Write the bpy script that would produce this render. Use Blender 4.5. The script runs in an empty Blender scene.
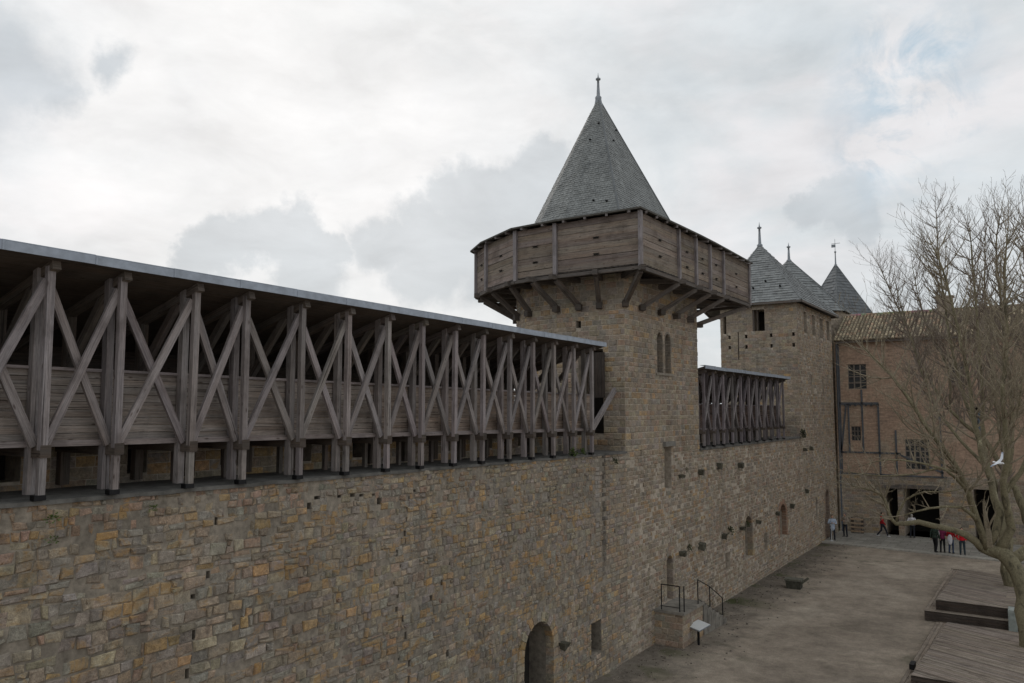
import bpy, bmesh, math, random
from mathutils import Vector, Matrix, noise
R = random.Random(7)
V = Vector
C = bpy.context.scene.collection
sc = bpy.context.scene
GZ = -9.5                      # courtyard level; the camera stands at z = 0 on a wall walk opposite

# ------------------------------------------------------------------ helpers
def tag(o, label=None, cat=None, group=None, kind=None):
    if label: o['label'] = label
    if cat: o['category'] = cat
    if group: o['group'] = group
    if kind: o['kind'] = kind
    return o
def empty(name, loc, label, cat, group=None, rz=0.0):
    o = bpy.data.objects.new(name, None); C.objects.link(o)
    o.location = loc; o.rotation_euler.z = rz; o.empty_display_size = 0.2
    return tag(o, label, cat, group)

class MB:
    """collects quads/tris with a face colour and uv; builds one mesh object"""
    def __init__(s): s.v = []; s.f = []; s.c = []; s.uv = []; s.m = []
    def face(s, pts, col=(1, 1, 1), uv=None, m=0):
        b = len(s.v); s.v.extend([tuple(p) for p in pts]); s.f.append(tuple(range(b, b + len(pts))))
        s.c.append(col); s.uv.append(uv or [(0, 0)] * len(pts)); s.m.append(m)
    def idx(s, base, quads, col=(1, 1, 1), m=0):
        for q in quads:
            s.f.append(tuple(base + i for i in q)); s.c.append(col); s.uv.append([(0, 0)] * len(q)); s.m.append(m)
    def build(s, name, mats, parent=None, smooth=False):
        me = bpy.data.meshes.new(name)
        me.from_pydata(s.v, [], s.f)
        if not isinstance(mats, (list, tuple)): mats = [mats]
        for m in mats: me.materials.append(m)
        ca = me.color_attributes.new('col', 'FLOAT_COLOR', 'CORNER')
        uvl = me.uv_layers.new(name='UVMap')
        cc = []; uu = []
        for f, c, u in zip(s.f, s.c, s.uv):
            for k in range(len(f)):
                cc.extend((c[0], c[1], c[2], 1.0)); uu.extend(u[k])
        ca.data.foreach_set('color', cc); uvl.data.foreach_set('uv', uu)
        me.polygons.foreach_set('material_index', s.m)
        if smooth: me.polygons.foreach_set('use_smooth', [True] * len(s.f))
        me.update()
        o = bpy.data.objects.new(name, me); C.objects.link(o)
        if parent:
            o.parent = parent
            if parent.type == 'EMPTY':
                o.matrix_parent_inverse = Matrix.Translation(parent.location).inverted() if parent.rotation_euler.z == 0 else Matrix.Identity(4)
        return o
    def beam(s, a, b, w, h, up=V((0, 0, 1)), col=(1, 1, 1), m=0, jit=0.0):
        """box from a to b, width w across, height h along up; uv runs along the grain"""
        a = V(a); b = V(b); d = b - a; L = d.length
        if L < 1e-5: return
        d /= L
        up = V(up)
        if abs(d.dot(up)) > .98: up = V((1, 0, 0))
        sx = d.cross(up).normalized(); sy = sx.cross(d).normalized()
        o1, o2 = R.random() * 40, R.random() * 40
        P = []
        for (p, l) in ((a, 0), (b, L)):
            for (i, j) in ((-1, -1), (1, -1), (1, 1), (-1, 1)):
                q = p + sx * (i * w / 2) + sy * (j * h / 2)
                if jit: q = q + V((R.uniform(-jit, jit), R.uniform(-jit, jit), R.uniform(-jit, jit)))
                P.append(q)
        ws = [0, w, w + h, w + h + w, 2 * w + 2 * h]
        for k in range(4):
            k2 = (k + 1) % 4
            s.face([P[k], P[k2], P[4 + k2], P[4 + k]], col,
                   [(o1, o2 + ws[k]), (o1, o2 + ws[k + 1]), (o1 + L, o2 + ws[k + 1]), (o1 + L, o2 + ws[k])], m)
        s.face([P[3], P[2], P[1], P[0]], tuple(x * .8 for x in col), [(o1, o2), (o1 + .02, o2), (o1 + .02, o2 + h), (o1, o2 + h)], m)
        s.face([P[4], P[5], P[6], P[7]], tuple(x * .8 for x in col), [(o1, o2), (o1 + .02, o2), (o1 + .02, o2 + h), (o1, o2 + h)], m)
    def box(s, lo, hi, col=(1, 1, 1), m=0):
        a = V(lo); b = V(hi)
        dx, dy, dz = b - a
        if dx >= dy and dx >= dz: s.beam((a.x, (a.y + b.y) / 2, (a.z + b.z) / 2), (b.x, (a.y + b.y) / 2, (a.z + b.z) / 2), dy, dz, (0, 0, 1), col, m)
        elif dy >= dz: s.beam(((a.x + b.x) / 2, a.y, (a.z + b.z) / 2), ((a.x + b.x) / 2, b.y, (a.z + b.z) / 2), dx, dz, (0, 0, 1), col, m)
        else: s.beam(((a.x + b.x) / 2, (a.y + b.y) / 2, a.z), ((a.x + b.x) / 2, (a.y + b.y) / 2, b.z), dy, dx, (1, 0, 0), col, m)
    def tube(s, pts, rad, k=6, col=(1, 1, 1), cap=True, m=0):
        n = len(pts); base = len(s.v); L = 0
        prev = None
        for i, p in enumerate(pts):
            p = V(p)
            d = (V(pts[min(i + 1, n - 1)]) - V(pts[max(i - 1, 0)])).normalized()
            if prev is None:
                t = V((1, 0, 0)) if abs(d.x) < .8 else V((0, 1, 0))
                prev = d.cross(t).normalized()
            sx = (prev - d * prev.dot(d))
            sx = sx.normalized() if sx.length > 1e-4 else d.orthogonal().normalized()
            prev = sx; sy = d.cross(sx)
            for j in range(k):
                a = 2 * math.pi * j / k
                s.v.append(tuple(p + (sx * math.cos(a) + sy * math.sin(a)) * rad[i]))
        for i in range(n - 1):
            seg = (V(pts[i + 1]) - V(pts[i])).length
            for j in range(k):
                j2 = (j + 1) % k
                s.f.append((base + i * k + j, base + i * k + j2, base + (i + 1) * k + j2, base + (i + 1) * k + j))
                s.c.append(col); s.m.append(m)
                s.uv.append([(L, j / k), (L, (j + 1) / k), (L + seg, (j + 1) / k), (L + seg, j / k)])
            L += seg
        if cap:
            for b_, rev in ((base, True), (base + (n - 1) * k, False)):
                q = list(range(b_, b_ + k)); q = q[::-1] if rev else q
                s.f.append(tuple(q)); s.c.append(col); s.m.append(m); s.uv.append([(0, 0)] * k)

# ------------------------------------------------------------------ materials
def mat(name):
    m = bpy.data.materials.new(name); m.use_nodes = True
    nt = m.node_tree; b = nt.nodes['Principled BSDF']
    b.inputs['Specular IOR Level'].default_value = .3
    return m, nt, b
def N(nt, t, **kw):
    n = nt.nodes.new(t)
    for k, v in kw.items():
        if k.startswith('i_'):
            key = k[2:]; key = int(key) if key.isdigit() else key.replace('_', ' ')
            n.inputs[key].default_value = v
        else: setattr(n, k, v)
    return n
def ramp(nt, fac, stops, interp='LINEAR'):
    r = nt.nodes.new('ShaderNodeValToRGB'); r.color_ramp.interpolation = interp
    el = r.color_ramp.elements
    while len(el) < len(stops): el.new(.5)
    for e, (p, c) in zip(el, stops):
        e.position = p; e.color = (c[0], c[1], c[2], 1) if isinstance(c, (tuple, list)) else (c, c, c, 1)
    nt.links.new(fac, r.inputs[0]); return r.outputs[0]
def mix(nt, a, b, fac, mode='MIX'):
    n = nt.nodes.new('ShaderNodeMix'); n.data_type = 'RGBA'; n.blend_type = mode
    for k, x in ((0, fac), (6, a), (7, b)):
        sock = n.inputs[k]
        if hasattr(x, 'is_linked'): nt.links.new(x, sock)
        elif isinstance(x, (int, float)): sock.default_value = x if k == 0 else (x, x, x, 1)
        else: sock.default_value = (x[0], x[1], x[2], 1)
    return n.outputs[2]
def noise_(nt, vec, scale, detail=4, rough=.55, dist=0.0):
    n = N(nt, 'ShaderNodeTexNoise'); n.inputs['Scale'].default_value = scale; n.inputs['Detail'].default_value = detail
    n.inputs['Roughness'].default_value = rough; n.inputs['Distortion'].default_value = dist
    if vec is not None: nt.links.new(vec, n.inputs['Vector'])
    return n.outputs['Fac']
def scaled(nt, vec, sx, sy, sz):
    m = N(nt, 'ShaderNodeMapping'); m.inputs['Scale'].default_value = (sx, sy, sz); nt.links.new(vec, m.inputs['Vector']); return m.outputs[0]
def bump(nt, b, h, strength, dist, normal=None):
    n = N(nt, 'ShaderNodeBump'); n.inputs['Strength'].default_value = strength; n.inputs['Distance'].default_value = dist
    nt.links.new(h, n.inputs['Height'])
    if normal: nt.links.new(normal, n.inputs['Normal'])
    nt.links.new(n.outputs[0], b.inputs['Normal']); return n.outputs[0]
def coords(nt):
    return N(nt, 'ShaderNodeNewGeometry').outputs['Position']

def m_stone():
    m, nt, b = mat('stone'); P = coords(nt)
    col = N(nt, 'ShaderNodeAttribute', attribute_name='col').outputs['Color']
    n1 = noise_(nt, P, 9, 6, .65); n2 = noise_(nt, P, .45, 4, .6, .5); n3 = noise_(nt, P, 45, 3, .7); n4 = noise_(nt, P, 2.3, 5, .65, .8)
    c = mix(nt, col, ramp(nt, n1, [(.25, .5), (.5, .95), (.75, 1.5)]), 1, 'MULTIPLY')
    c = mix(nt, c, ramp(nt, n3, [(.3, .7), (.7, 1.3)]), 1, 'MULTIPLY')
    # grey lichen crust and damp dark patches that cross the joints
    c = mix(nt, c, (.27, .24, .2), ramp(nt, n4, [(.42, 0.0), (.7, .6)]))
    n5 = noise_(nt, scaled(nt, P, 1, 1, 1.5), 1.15, 6, .7, 1.0)
    # the older wall south of the tower carries far more ochre stone than the later, pinkish-grey masonry
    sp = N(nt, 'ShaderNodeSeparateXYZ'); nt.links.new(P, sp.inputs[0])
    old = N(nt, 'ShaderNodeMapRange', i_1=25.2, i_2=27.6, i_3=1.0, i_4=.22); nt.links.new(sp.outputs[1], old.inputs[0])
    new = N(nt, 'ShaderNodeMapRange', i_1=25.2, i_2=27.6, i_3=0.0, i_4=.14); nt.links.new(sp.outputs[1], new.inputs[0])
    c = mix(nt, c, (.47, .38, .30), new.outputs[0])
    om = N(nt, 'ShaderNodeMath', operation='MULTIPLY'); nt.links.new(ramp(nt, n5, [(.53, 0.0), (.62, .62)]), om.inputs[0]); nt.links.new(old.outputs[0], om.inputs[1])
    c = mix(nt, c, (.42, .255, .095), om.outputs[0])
    n6 = noise_(nt, scaled(nt, P, 1, 1, 1.6), 3.1, 6, .75, .6)
    c = mix(nt, c, (.44, .395, .32), ramp(nt, n6, [(.57, 0.0), (.68, .6)]))      # pale mortar smears
    c = mix(nt, c, mix(nt, c, (.45, .4, .36), 1, 'MULTIPLY'), ramp(nt, noise_(nt, P, 6.5, 4, .7, 1.2), [(.6, 0.0), (.68, .8)]))  # pits
    c = mix(nt, c, mix(nt, c, (.6, .6, .61), 1, 'MULTIPLY'), ramp(nt, n2, [(.45, 0.0), (.7, .6)]))
    c = mix(nt, c, (.16, .125, .1), ramp(nt, noise_(nt, P, 3.7, 6, .7, .7), [(.56, 0.0), (.72, .6)]))
    # run-off streaks
    st = noise_(nt, scaled(nt, P, 2.2, 2.2, .16), 1, 4, .6)
    c = mix(nt, c, mix(nt, c, (.55, .55, .56), 1, 'MULTIPLY'), ramp(nt, st, [(.54, 0.0), (.76, .7)]))
    # drain strip beside the tower: dark stain with painted pilaster shadow, pale line
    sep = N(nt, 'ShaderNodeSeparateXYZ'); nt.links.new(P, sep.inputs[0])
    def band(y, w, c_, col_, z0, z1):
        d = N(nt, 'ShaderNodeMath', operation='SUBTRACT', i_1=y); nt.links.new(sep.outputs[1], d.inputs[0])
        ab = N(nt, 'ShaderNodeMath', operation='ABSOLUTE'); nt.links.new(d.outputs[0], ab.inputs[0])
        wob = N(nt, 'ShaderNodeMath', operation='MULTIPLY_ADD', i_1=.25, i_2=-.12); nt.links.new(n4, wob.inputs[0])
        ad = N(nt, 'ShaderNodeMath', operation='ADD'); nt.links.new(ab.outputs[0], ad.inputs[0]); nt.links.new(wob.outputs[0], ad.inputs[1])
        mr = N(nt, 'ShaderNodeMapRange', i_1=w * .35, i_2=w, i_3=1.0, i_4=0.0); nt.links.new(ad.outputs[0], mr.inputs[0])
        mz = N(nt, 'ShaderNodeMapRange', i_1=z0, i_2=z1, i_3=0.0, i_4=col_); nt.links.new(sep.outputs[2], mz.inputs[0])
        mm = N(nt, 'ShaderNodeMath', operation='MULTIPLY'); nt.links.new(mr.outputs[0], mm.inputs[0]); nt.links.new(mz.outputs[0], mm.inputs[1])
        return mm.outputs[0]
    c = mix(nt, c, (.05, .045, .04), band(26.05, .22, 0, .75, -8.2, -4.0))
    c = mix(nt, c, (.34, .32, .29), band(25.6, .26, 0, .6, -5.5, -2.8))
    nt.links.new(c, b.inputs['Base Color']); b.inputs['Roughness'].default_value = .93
    bn = bump(nt, b, n1, .8, .06); bump(nt, b, n3, .6, .015, bn)
    return m
def m_brickstone(name, tone):   # unseen or far masonry sides: courses in the material
    m, nt, b = mat(name); P = coords(nt)
    sep = N(nt, 'ShaderNodeSeparateXYZ'); nt.links.new(P, sep.inputs[0])
    ad = N(nt, 'ShaderNodeMath', operation='ADD'); nt.links.new(sep.outputs[0], ad.inputs[0]); nt.links.new(sep.outputs[1], ad.inputs[1])
    cb = N(nt, 'ShaderNodeCombineXYZ'); nt.links.new(ad.outputs[0], cb.inputs[0]); nt.links.new(sep.outputs[2], cb.inputs[1])
    br = N(nt, 'ShaderNodeTexBrick', i_Scale=1.0); nt.links.new(cb.outputs[0], br.inputs[0])
    br.inputs['Brick Width'].default_value = .42; br.inputs['Row Height'].default_value = .2; br.inputs['Mortar Size'].default_value = .014
    br.inputs['Color1'].default_value = (*[x * .8 for x in tone], 1); br.inputs['Color2'].default_value = (*[x * 1.2 for x in tone], 1); br.inputs['Mortar'].default_value = (*[x * .75 for x in tone], 1)
    c = mix(nt, br.outputs[0], ramp(nt, noise_(nt, P, 3, 5, .6), [(.3, .65), (.7, 1.3)]), 1, 'MULTIPLY')
    nt.links.new(c, b.inputs['Base Color']); b.inputs['Roughness'].default_value = .95
    bump(nt, b, noise_(nt, P, 14, 5, .6), .5, .03); return m
def m_mortar(name, tone, sc_=6):
    m, nt, b = mat(name); P = coords(nt)
    c = mix(nt, tone, ramp(nt, noise_(nt, P, sc_, 6, .65), [(.3, .6), (.7, 1.35)]), 1, 'MULTIPLY')
    c = mix(nt, c, mix(nt, c, (.6, .6, .6), 1, 'MULTIPLY'), ramp(nt, noise_(nt, P, .6, 3), [(.45, 0.0), (.65, .7)]))
    nt.links.new(c, b.inputs['Base Color']); b.inputs['Roughness'].default_value = .95
    bump(nt, b, noise_(nt, P, 30, 4, .6), .5, .02); return m
def m_wood(name, dark=1.0, tint=(.25, .23, .215), warm=.35):
    m, nt, b = mat(name)
    uv = N(nt, 'ShaderNodeUVMap').outputs[0]
    P = coords(nt)
    g1 = noise_(nt, scaled(nt, uv, 1.3, 42, 1), 1, 6, .65, .3); g2 = noise_(nt, scaled(nt, uv, .5, 7, 1), 1, 4, .6); g3 = noise_(nt, scaled(nt, uv, 7, 130, 1), 1, 3, .6)
    col = N(nt, 'ShaderNodeAttribute', attribute_name='col').outputs['Color']
    c = mix(nt, [x * dark for x in tint], [.24 * dark, .165 * dark, .115 * dark], ramp(nt, g2, [(.4, 0.0), (.7, warm)]))
    c = mix(nt, c, ramp(nt, g1, [(.3, .5), (.5, 1.0), (.75, 1.35)]), 1, 'MULTIPLY')
    c = mix(nt, c, ramp(nt, g3, [(.3, .75), (.7, 1.2)]), 1, 'MULTIPLY')
    c = mix(nt, c, mix(nt, c, (.5, .48, .47), 1, 'MULTIPLY'), ramp(nt, noise_(nt, P, 1.7, 5, .6), [(.48, 0.0), (.7, .7)]))
    ck = noise_(nt, scaled(nt, uv, .35, 26, 1), 1, 2, .5, .2)       # drying splits along the grain
    c = mix(nt, c, mix(nt, c, (.3, .28, .27), 1, 'MULTIPLY'), ramp(nt, ck, [(.64, 0.0), (.68, .9)]))
    vo = N(nt, 'ShaderNodeTexVoronoi', i_Scale=1.0); nt.links.new(scaled(nt, uv, 2.2, 6, 1), vo.inputs['Vector'])   # knots
    c = mix(nt, c, mix(nt, c, (.35, .3, .27), 1, 'MULTIPLY'), ramp(nt, vo.outputs['Distance'], [(.05, .9), (.14, 0.0)]))
    c = mix(nt, c, col, 1, 'MULTIPLY')
    nt.links.new(c, b.inputs['Base Color']); b.inputs['Roughness'].default_value = .85
    bn = bump(nt, b, g1, .55, .012); bump(nt, b, g3, .3, .004, bn)
    return m
def m_slate():
    m, nt, b = mat('slate'); P = coords(nt)
    col = N(nt, 'ShaderNodeAttribute', attribute_name='col').outputs['Color']
    c = mix(nt, col, ramp(nt, noise_(nt, P, 1.4, 6, .7), [(.3, .75), (.7, 1.2)]), 1, 'MULTIPLY')
    c = mix(nt, c, (.22, .22, .18), ramp(nt, noise_(nt, P, 5, 5, .7), [(.55, 0.0), (.75, .5)]))
    st = noise_(nt, scaled(nt, P, 3, 3, .3), 1, 4, .6)
    c = mix(nt, c, mix(nt, c, (.55, .56, .58), 1, 'MULTIPLY'), ramp(nt, st, [(.5, 0.0), (.7, .7)]))
    nt.links.new(c, b.inputs['Base Color']); b.inputs['Roughness'].default_value = .62; b.inputs['Specular IOR Level'].default_value = .4
    bump(nt, b, noise_(nt, P, 25, 4), .3, .01); return m
def m_plain(name, c, rough=.8, metal=0.0, var=.25, scale=6, spec=.3):
    m, nt, b = mat(name); P = coords(nt)
    cc = mix(nt, c, ramp(nt, noise_(nt, P, scale, 5, .6), [(.3, 1 - var), (.7, 1 + var)]), 1, 'MULTIPLY')
    nt.links.new(cc, b.inputs['Base Color']); b.inputs['Roughness'].default_value = rough; b.inputs['Metallic'].default_value = metal
    b.inputs['Specular IOR Level'].default_value = spec; return m
def m_ground():
    m, nt, b = mat('gravel'); P = coords(nt)
    n1 = noise_(nt, P, .16, 5, .6, .6); n2 = noise_(nt, P, 1.1, 6, .65); n3 = noise_(nt, P, 26, 4, .75); n4 = noise_(nt, P, .33, 4, .6, 1.2)
    c = ramp(nt, n1, [(.3, (.22, .182, .142)), (.5, (.3, .25, .198)), (.7, (.38, .325, .26))])
    c = mix(nt, c, ramp(nt, n2, [(.3, .72), (.7, 1.28)]), 1, 'MULTIPLY')
    c = mix(nt, c, ramp(nt, n3, [(.3, .6), (.7, 1.4)]), 1, 'MULTIPLY')
    c = mix(nt, c, ramp(nt, noise_(nt, P, 7, 5, .75), [(.3, .8), (.7, 1.2)]), 1, 'MULTIPLY')
    c = mix(nt, c, (.075, .078, .045), ramp(nt, n4, [(.6, 0.0), (.72, .6)]))
    # darker band along the foot of the wall, moss patches in it
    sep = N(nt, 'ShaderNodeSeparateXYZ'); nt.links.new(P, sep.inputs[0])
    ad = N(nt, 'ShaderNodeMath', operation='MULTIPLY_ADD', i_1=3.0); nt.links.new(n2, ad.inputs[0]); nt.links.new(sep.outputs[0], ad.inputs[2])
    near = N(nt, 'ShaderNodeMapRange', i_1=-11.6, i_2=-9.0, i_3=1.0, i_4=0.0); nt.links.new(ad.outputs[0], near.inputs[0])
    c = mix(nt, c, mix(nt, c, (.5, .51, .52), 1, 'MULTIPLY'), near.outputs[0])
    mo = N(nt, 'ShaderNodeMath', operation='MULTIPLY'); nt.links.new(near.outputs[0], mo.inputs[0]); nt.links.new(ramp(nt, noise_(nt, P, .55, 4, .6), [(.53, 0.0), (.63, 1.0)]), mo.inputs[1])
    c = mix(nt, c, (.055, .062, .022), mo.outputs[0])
    nt.links.new(c, b.inputs['Base Color']); b.inputs['Roughness'].default_value = .95
    bn = bump(nt, b, n3, .5, .03); bump(nt, b, n2, .4, .12, bn); return m
def m_paving():
    m, nt, b = mat('paving'); P = coords(nt)
    br = N(nt, 'ShaderNodeTexBrick', i_Scale=1.0); nt.links.new(P, br.inputs[0])
    br.inputs['Brick Width'].default_value = 1.1; br.inputs['Row Height'].default_value = .7; br.inputs['Mortar Size'].default_value = .02
    br.inputs['Color1'].default_value = (.33, .315, .28, 1); br.inputs['Color2'].default_value = (.28, .265, .235, 1); br.inputs['Mortar'].default_value = (.17, .16, .14, 1)
    c = mix(nt, br.outputs[0], ramp(nt, noise_(nt, P, 1.2, 6, .7), [(.3, .7), (.7, 1.25)]), 1, 'MULTIPLY')
    nt.links.new(c, b.inputs['Base Color']); b.inputs['Roughness'].default_value = .9
    bump(nt, b, noise_(nt, P, 20, 4), .3, .02); return m
def m_plaster():
    m, nt, b = mat('plaster'); P = coords(nt)
    n1 = noise_(nt, P, .5, 6, .65, .6); n2 = noise_(nt, P, 6, 5, .65); n3 = noise_(nt, scaled(nt, P, 1.5, 1.5, 8), 1, 4, .6)
    c = ramp(nt, n1, [(.3, (.34, .245, .185)), (.48, (.43, .3, .22)), (.62, (.4, .32, .24)), (.75, (.29, .235, .19))])
    c = mix(nt, c, ramp(nt, n2, [(.3, .7), (.7, 1.25)]), 1, 'MULTIPLY')
    c = mix(nt, c, ramp(nt, n3, [(.35, .75), (.65, 1.15)]), 1, 'MULTIPLY')
    nt.links.new(c, b.inputs['Base Color']); b.inputs['Roughness'].default_value = .95
    bump(nt, b, n2, .5, .04); return m
def m_bark(name, c1, c2, c3):
    m, nt, b = mat(name); P = coords(nt)
    c = ramp(nt, noise_(nt, scaled(nt, P, 1, 1, .5), 3.2, 5, .7, .8), [(.32, c1), (.48, c2), (.6, c2), (.72, c3)], 'LINEAR')
    c = mix(nt, c, ramp(nt, noise_(nt, P, 18, 4, .6), [(.3, .7), (.7, 1.25)]), 1, 'MULTIPLY')
    nt.links.new(c, b.inputs['Base Color']); b.inputs['Roughness'].default_value = .9
    bump(nt, b, noise_(nt, P, 9, 5, .7), .7, .05); return m
def m_attr(name, rough=.85, spec=.3):
    m, nt, b = mat(name)
    col = N(nt, 'ShaderNodeAttribute', attribute_name='col').outputs['Color']
    c = mix(nt, col, ramp(nt, noise_(nt, coords(nt), 8, 4), [(.3, .75), (.7, 1.25)]), 1, 'MULTIPLY')
    nt.links.new(c, b.inputs['Base Color']); b.inputs['Roughness'].default_value = rough; b.inputs['Specular IOR Level'].default_value = spec; return m

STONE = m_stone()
BACK = m_brickstone('masonry_courses', (.36, .3, .235))
MORT_NEAR = m_mortar('old_mortar', (.27, .235, .19)); MORT_FAR = m_mortar('lime_mortar', (.46, .395, .32))
LEDGE = m_mortar('ledge_mortar', (.135, .13, .12), 3)
DARK = m_plain('dark_interior', (.03, .027, .024), .95)
WOOD = m_wood('weathered_timber', 1.0, (.255, .235, .235), .25); BOARD = m_wood('weathered_boards', .95, (.29, .26, .238), .5); HBOARD = m_wood('hoarding_boards', .95, (.27, .235, .205), .6)
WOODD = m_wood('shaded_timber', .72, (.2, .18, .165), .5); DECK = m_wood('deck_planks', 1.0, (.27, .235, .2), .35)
WOODP = m_wood('purplish_grey_timber', .9, (.25, .228, .235), .1); WOODQ = m_wood('dark_boards', .8, (.13, .105, .105), .3)
SLATE = m_slate(); ZINC = m_plain('lead_flashing', (.33, .37, .43), .5, .15, .2, 5, .5)
LEAD = m_plain('lead_sheet', (.24, .26, .28), .5, .3); IRON = m_plain('black_iron', (.02, .02, .022), .5, .6)
GROUND = m_ground(); PAVE = m_paving(); PLASTER = m_plaster()
TILE = m_attr('canal_tile', .9); LEAF = m_attr('leaf', .7)
BARK = m_bark('plane_bark', (.07, .06, .04), (.2, .175, .11), (.44, .41, .28)); TWIG = m_bark('twig_bark', (.17, .14, .1), (.27, .23, .165), (.36, .315, .22)); TWIG2 = m_bark('brown_twig_bark', (.14, .11, .09), (.22, .18, .145), (.33, .285, .22))

# ------------------------------------------------------------------ masonry
def opening_half(o, z):
    """span of an opening at height z, or None; o = (u0,u1,z0,z1,arch)"""
    u0, u1, z0, z1, arch = o[:5]
    if z < z0 or z > z1: return None
    if arch:
        r = (u1 - u0) / 2; zc = z1 - r * arch
        if z > zc:
            t = (z - zc) / (r * arch); k = math.sqrt(max(0, 1 - t * t))
            if k < .12: return None
            m = (u0 + u1) / 2; return (m - r * k, m + r * k)
    return (u0, u1)
def backing(mb, P0, U, Nn, u0, u1, z0, z1, opens, depth=1.0, m=0, mo=0):
    """flat face with true recesses: P0 + U*u + z, outward normal Nn"""
    W = lambda u, z, d=0.0: V((P0.x, P0.y, 0)) + U * u + V((0, 0, z)) - Nn * d
    ops = [o for o in opens if o[1] > u0 and o[0] < u1]
    us = sorted({u0, u1, *[x for o in ops for x in o[:2]]}); zs = sorted({z0, z1, *[x for o in ops for x in o[2:4]]})
    us = [u for u in us if u0 <= u <= u1]; zs = [z for z in zs if z0 <= z <= z1]
    for a, b in zip(us, us[1:]):
        for c, d in zip(zs, zs[1:]):
            mu, mz = (a + b) / 2, (c + d) / 2
            if any(o[0] < mu < o[1] and o[2] < mz < o[3] for o in ops): continue
            mb.face([W(a, c), W(b, c), W(b, d), W(a, d)], (.2, .175, .14), None, m)
    for o in ops:
        a, b, c, d, arch = o[:5]; dp = o[5] if len(o) > 5 else depth
        pr = [(a, c), (b, c)]
        if arch:
            r = (b - a) / 2; zc = d - r * arch; n = 10; mu = (a + b) / 2
            top = [(mu + r * math.cos(math.pi * i / n), zc + r * arch * math.sin(math.pi * i / n)) for i in range(n + 1)]
            pr += top
            for p, q in zip(top, top[1:]):
                mb.face([W(q[0], q[1]), W(p[0], p[1]), W(p[0], d), W(q[0], d)], (.2, .175, .14), None, m)
        else: pr += [(b, d), (a, d)]
        n = len(pr)
        for i in range(n):
            p, q = pr[i], pr[(i + 1) % n]
            if abs(p[0] - q[0]) + abs(p[1] - q[1]) < 1e-6: continue
            mb.face([W(p[0], p[1]), W(p[0], p[1], dp), W(q[0], q[1], dp), W(q[0], q[1])], (.2, .175, .14), None, m)
        mb.face([W(p[0], p[1], dp) for p in pr], (.1, .09, .075), None, mo)
def courses(seed, z0, z1, lo, hi):
    r = random.Random(seed); z = z0; out = []
    while z < z1 - .02:
        h = r.uniform(lo, hi)
        if z + h > z1 - lo * .6: h = z1 - z
        out.append((z, z + h)); z += h
    return out
def pal(rnd, ochre, pink=0.0, grey=.3):
    t = rnd.random()
    if t < ochre: b = (.46, .29, .13)
    elif t < ochre + pink: b = (.36, .245, .17)
    elif t < ochre + pink + grey: b = (.295, .268, .232)
    else: b = (.36, .295, .215)
    g = sum(b) / 3; b = tuple(x + (q - x) * .22 for x, q in zip(b, (.335, .275, .205)))
    k = rnd.uniform(.72, 1.22); return tuple(x * k * rnd.uniform(.95, 1.05) for x in b)
def stones(mb, P0, U, Nn, u0, u1, cs, opens, sty, seed, m=1):
    """lay individual blocks in courses; sty(u, z) -> (len_lo, len_hi, protrusion, jitter, gap, ochre, pink, grey)"""
    rnd = random.Random(seed)
    def blk(a, b, c, d, s):
        ll, lh, pro, jit, gap, oc, pk, gr = s
        g = gap / 2; a += g; b -= g; c += g; d -= g
        if b - a < .03 or d - c < .03: return
        j = lambda k=1.0: rnd.uniform(-jit, jit) * k
        e = rnd.uniform(.004, pro) * (.7 if pro > .05 else 1); bev = min(.022, (b - a) * .18, (d - c) * .22)
        col = pal(rnd, oc, pk, gr)
        cor = [(a + j(), c + j()), (b + j(), c + j()), (b + j(), d + j()), (a + j(), d + j())]
        cu, cz = (a + b) / 2, (c + d) / 2
        base = len(mb.v)
        tilt = [rnd.uniform(-.3, .3) * e for _ in range(4)]
        for dep, ins in ((-.05, 0), (e * .3, 0), (e, bev)):
            for q, (u, z) in enumerate(cor):
                du = ins * (1 if u < cu else -1); dz = ins * (1 if z < cz else -1)
                p = V((P0.x, P0.y, 0)) + U * (u + du) + V((0, 0, z + dz)) + Nn * (dep + (tilt[q] if dep > 0 else 0))
                mb.v.append(tuple(p))
        qs = []
        for l in (0, 4):
            for q in range(4):
                q2 = (q + 1) % 4; qs.append((l + q, l + q2, l + 4 + q2, l + 4 + q))
        qs.append((8, 9, 10, 11)); mb.idx(base, qs, col, m)
    for (c, d) in cs:
        zm = (c + d) / 2
        cuts = []
        for o in opens:
            h = opening_half(o, zm) or opening_half(o, c + .03) or opening_half(o, d - .03)
            if h: cuts.append(h)
        cuts.sort(); segs = []; p = u0
        for a, b in cuts:
            if a > p: segs.append((p, min(a, u1)))
            p = max(p, b)
        if p < u1: segs.append((p, u1))
        for a, b in segs:
            u = a
            while u < b - .02:
                s = sty(u, zm); L = rnd.uniform(s[0], s[1])
                if u + L > b - s[0] * .7: L = b - u
                t = rnd.random()
                if s[3] > .008 and t < .16 and d - c > .2: # two thin stones on top of each other
                    k = rnd.uniform(.35, .65); blk(u, u + L, c, c + (d - c) * k, s); blk(u, u + L * rnd.uniform(.5, 1), c + (d - c) * k, d, s)
                elif s[3] > .008 and t < .175: pass                         # a stone fallen out
                else: blk(u, u + L, c, d, s)
                u += L
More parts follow.
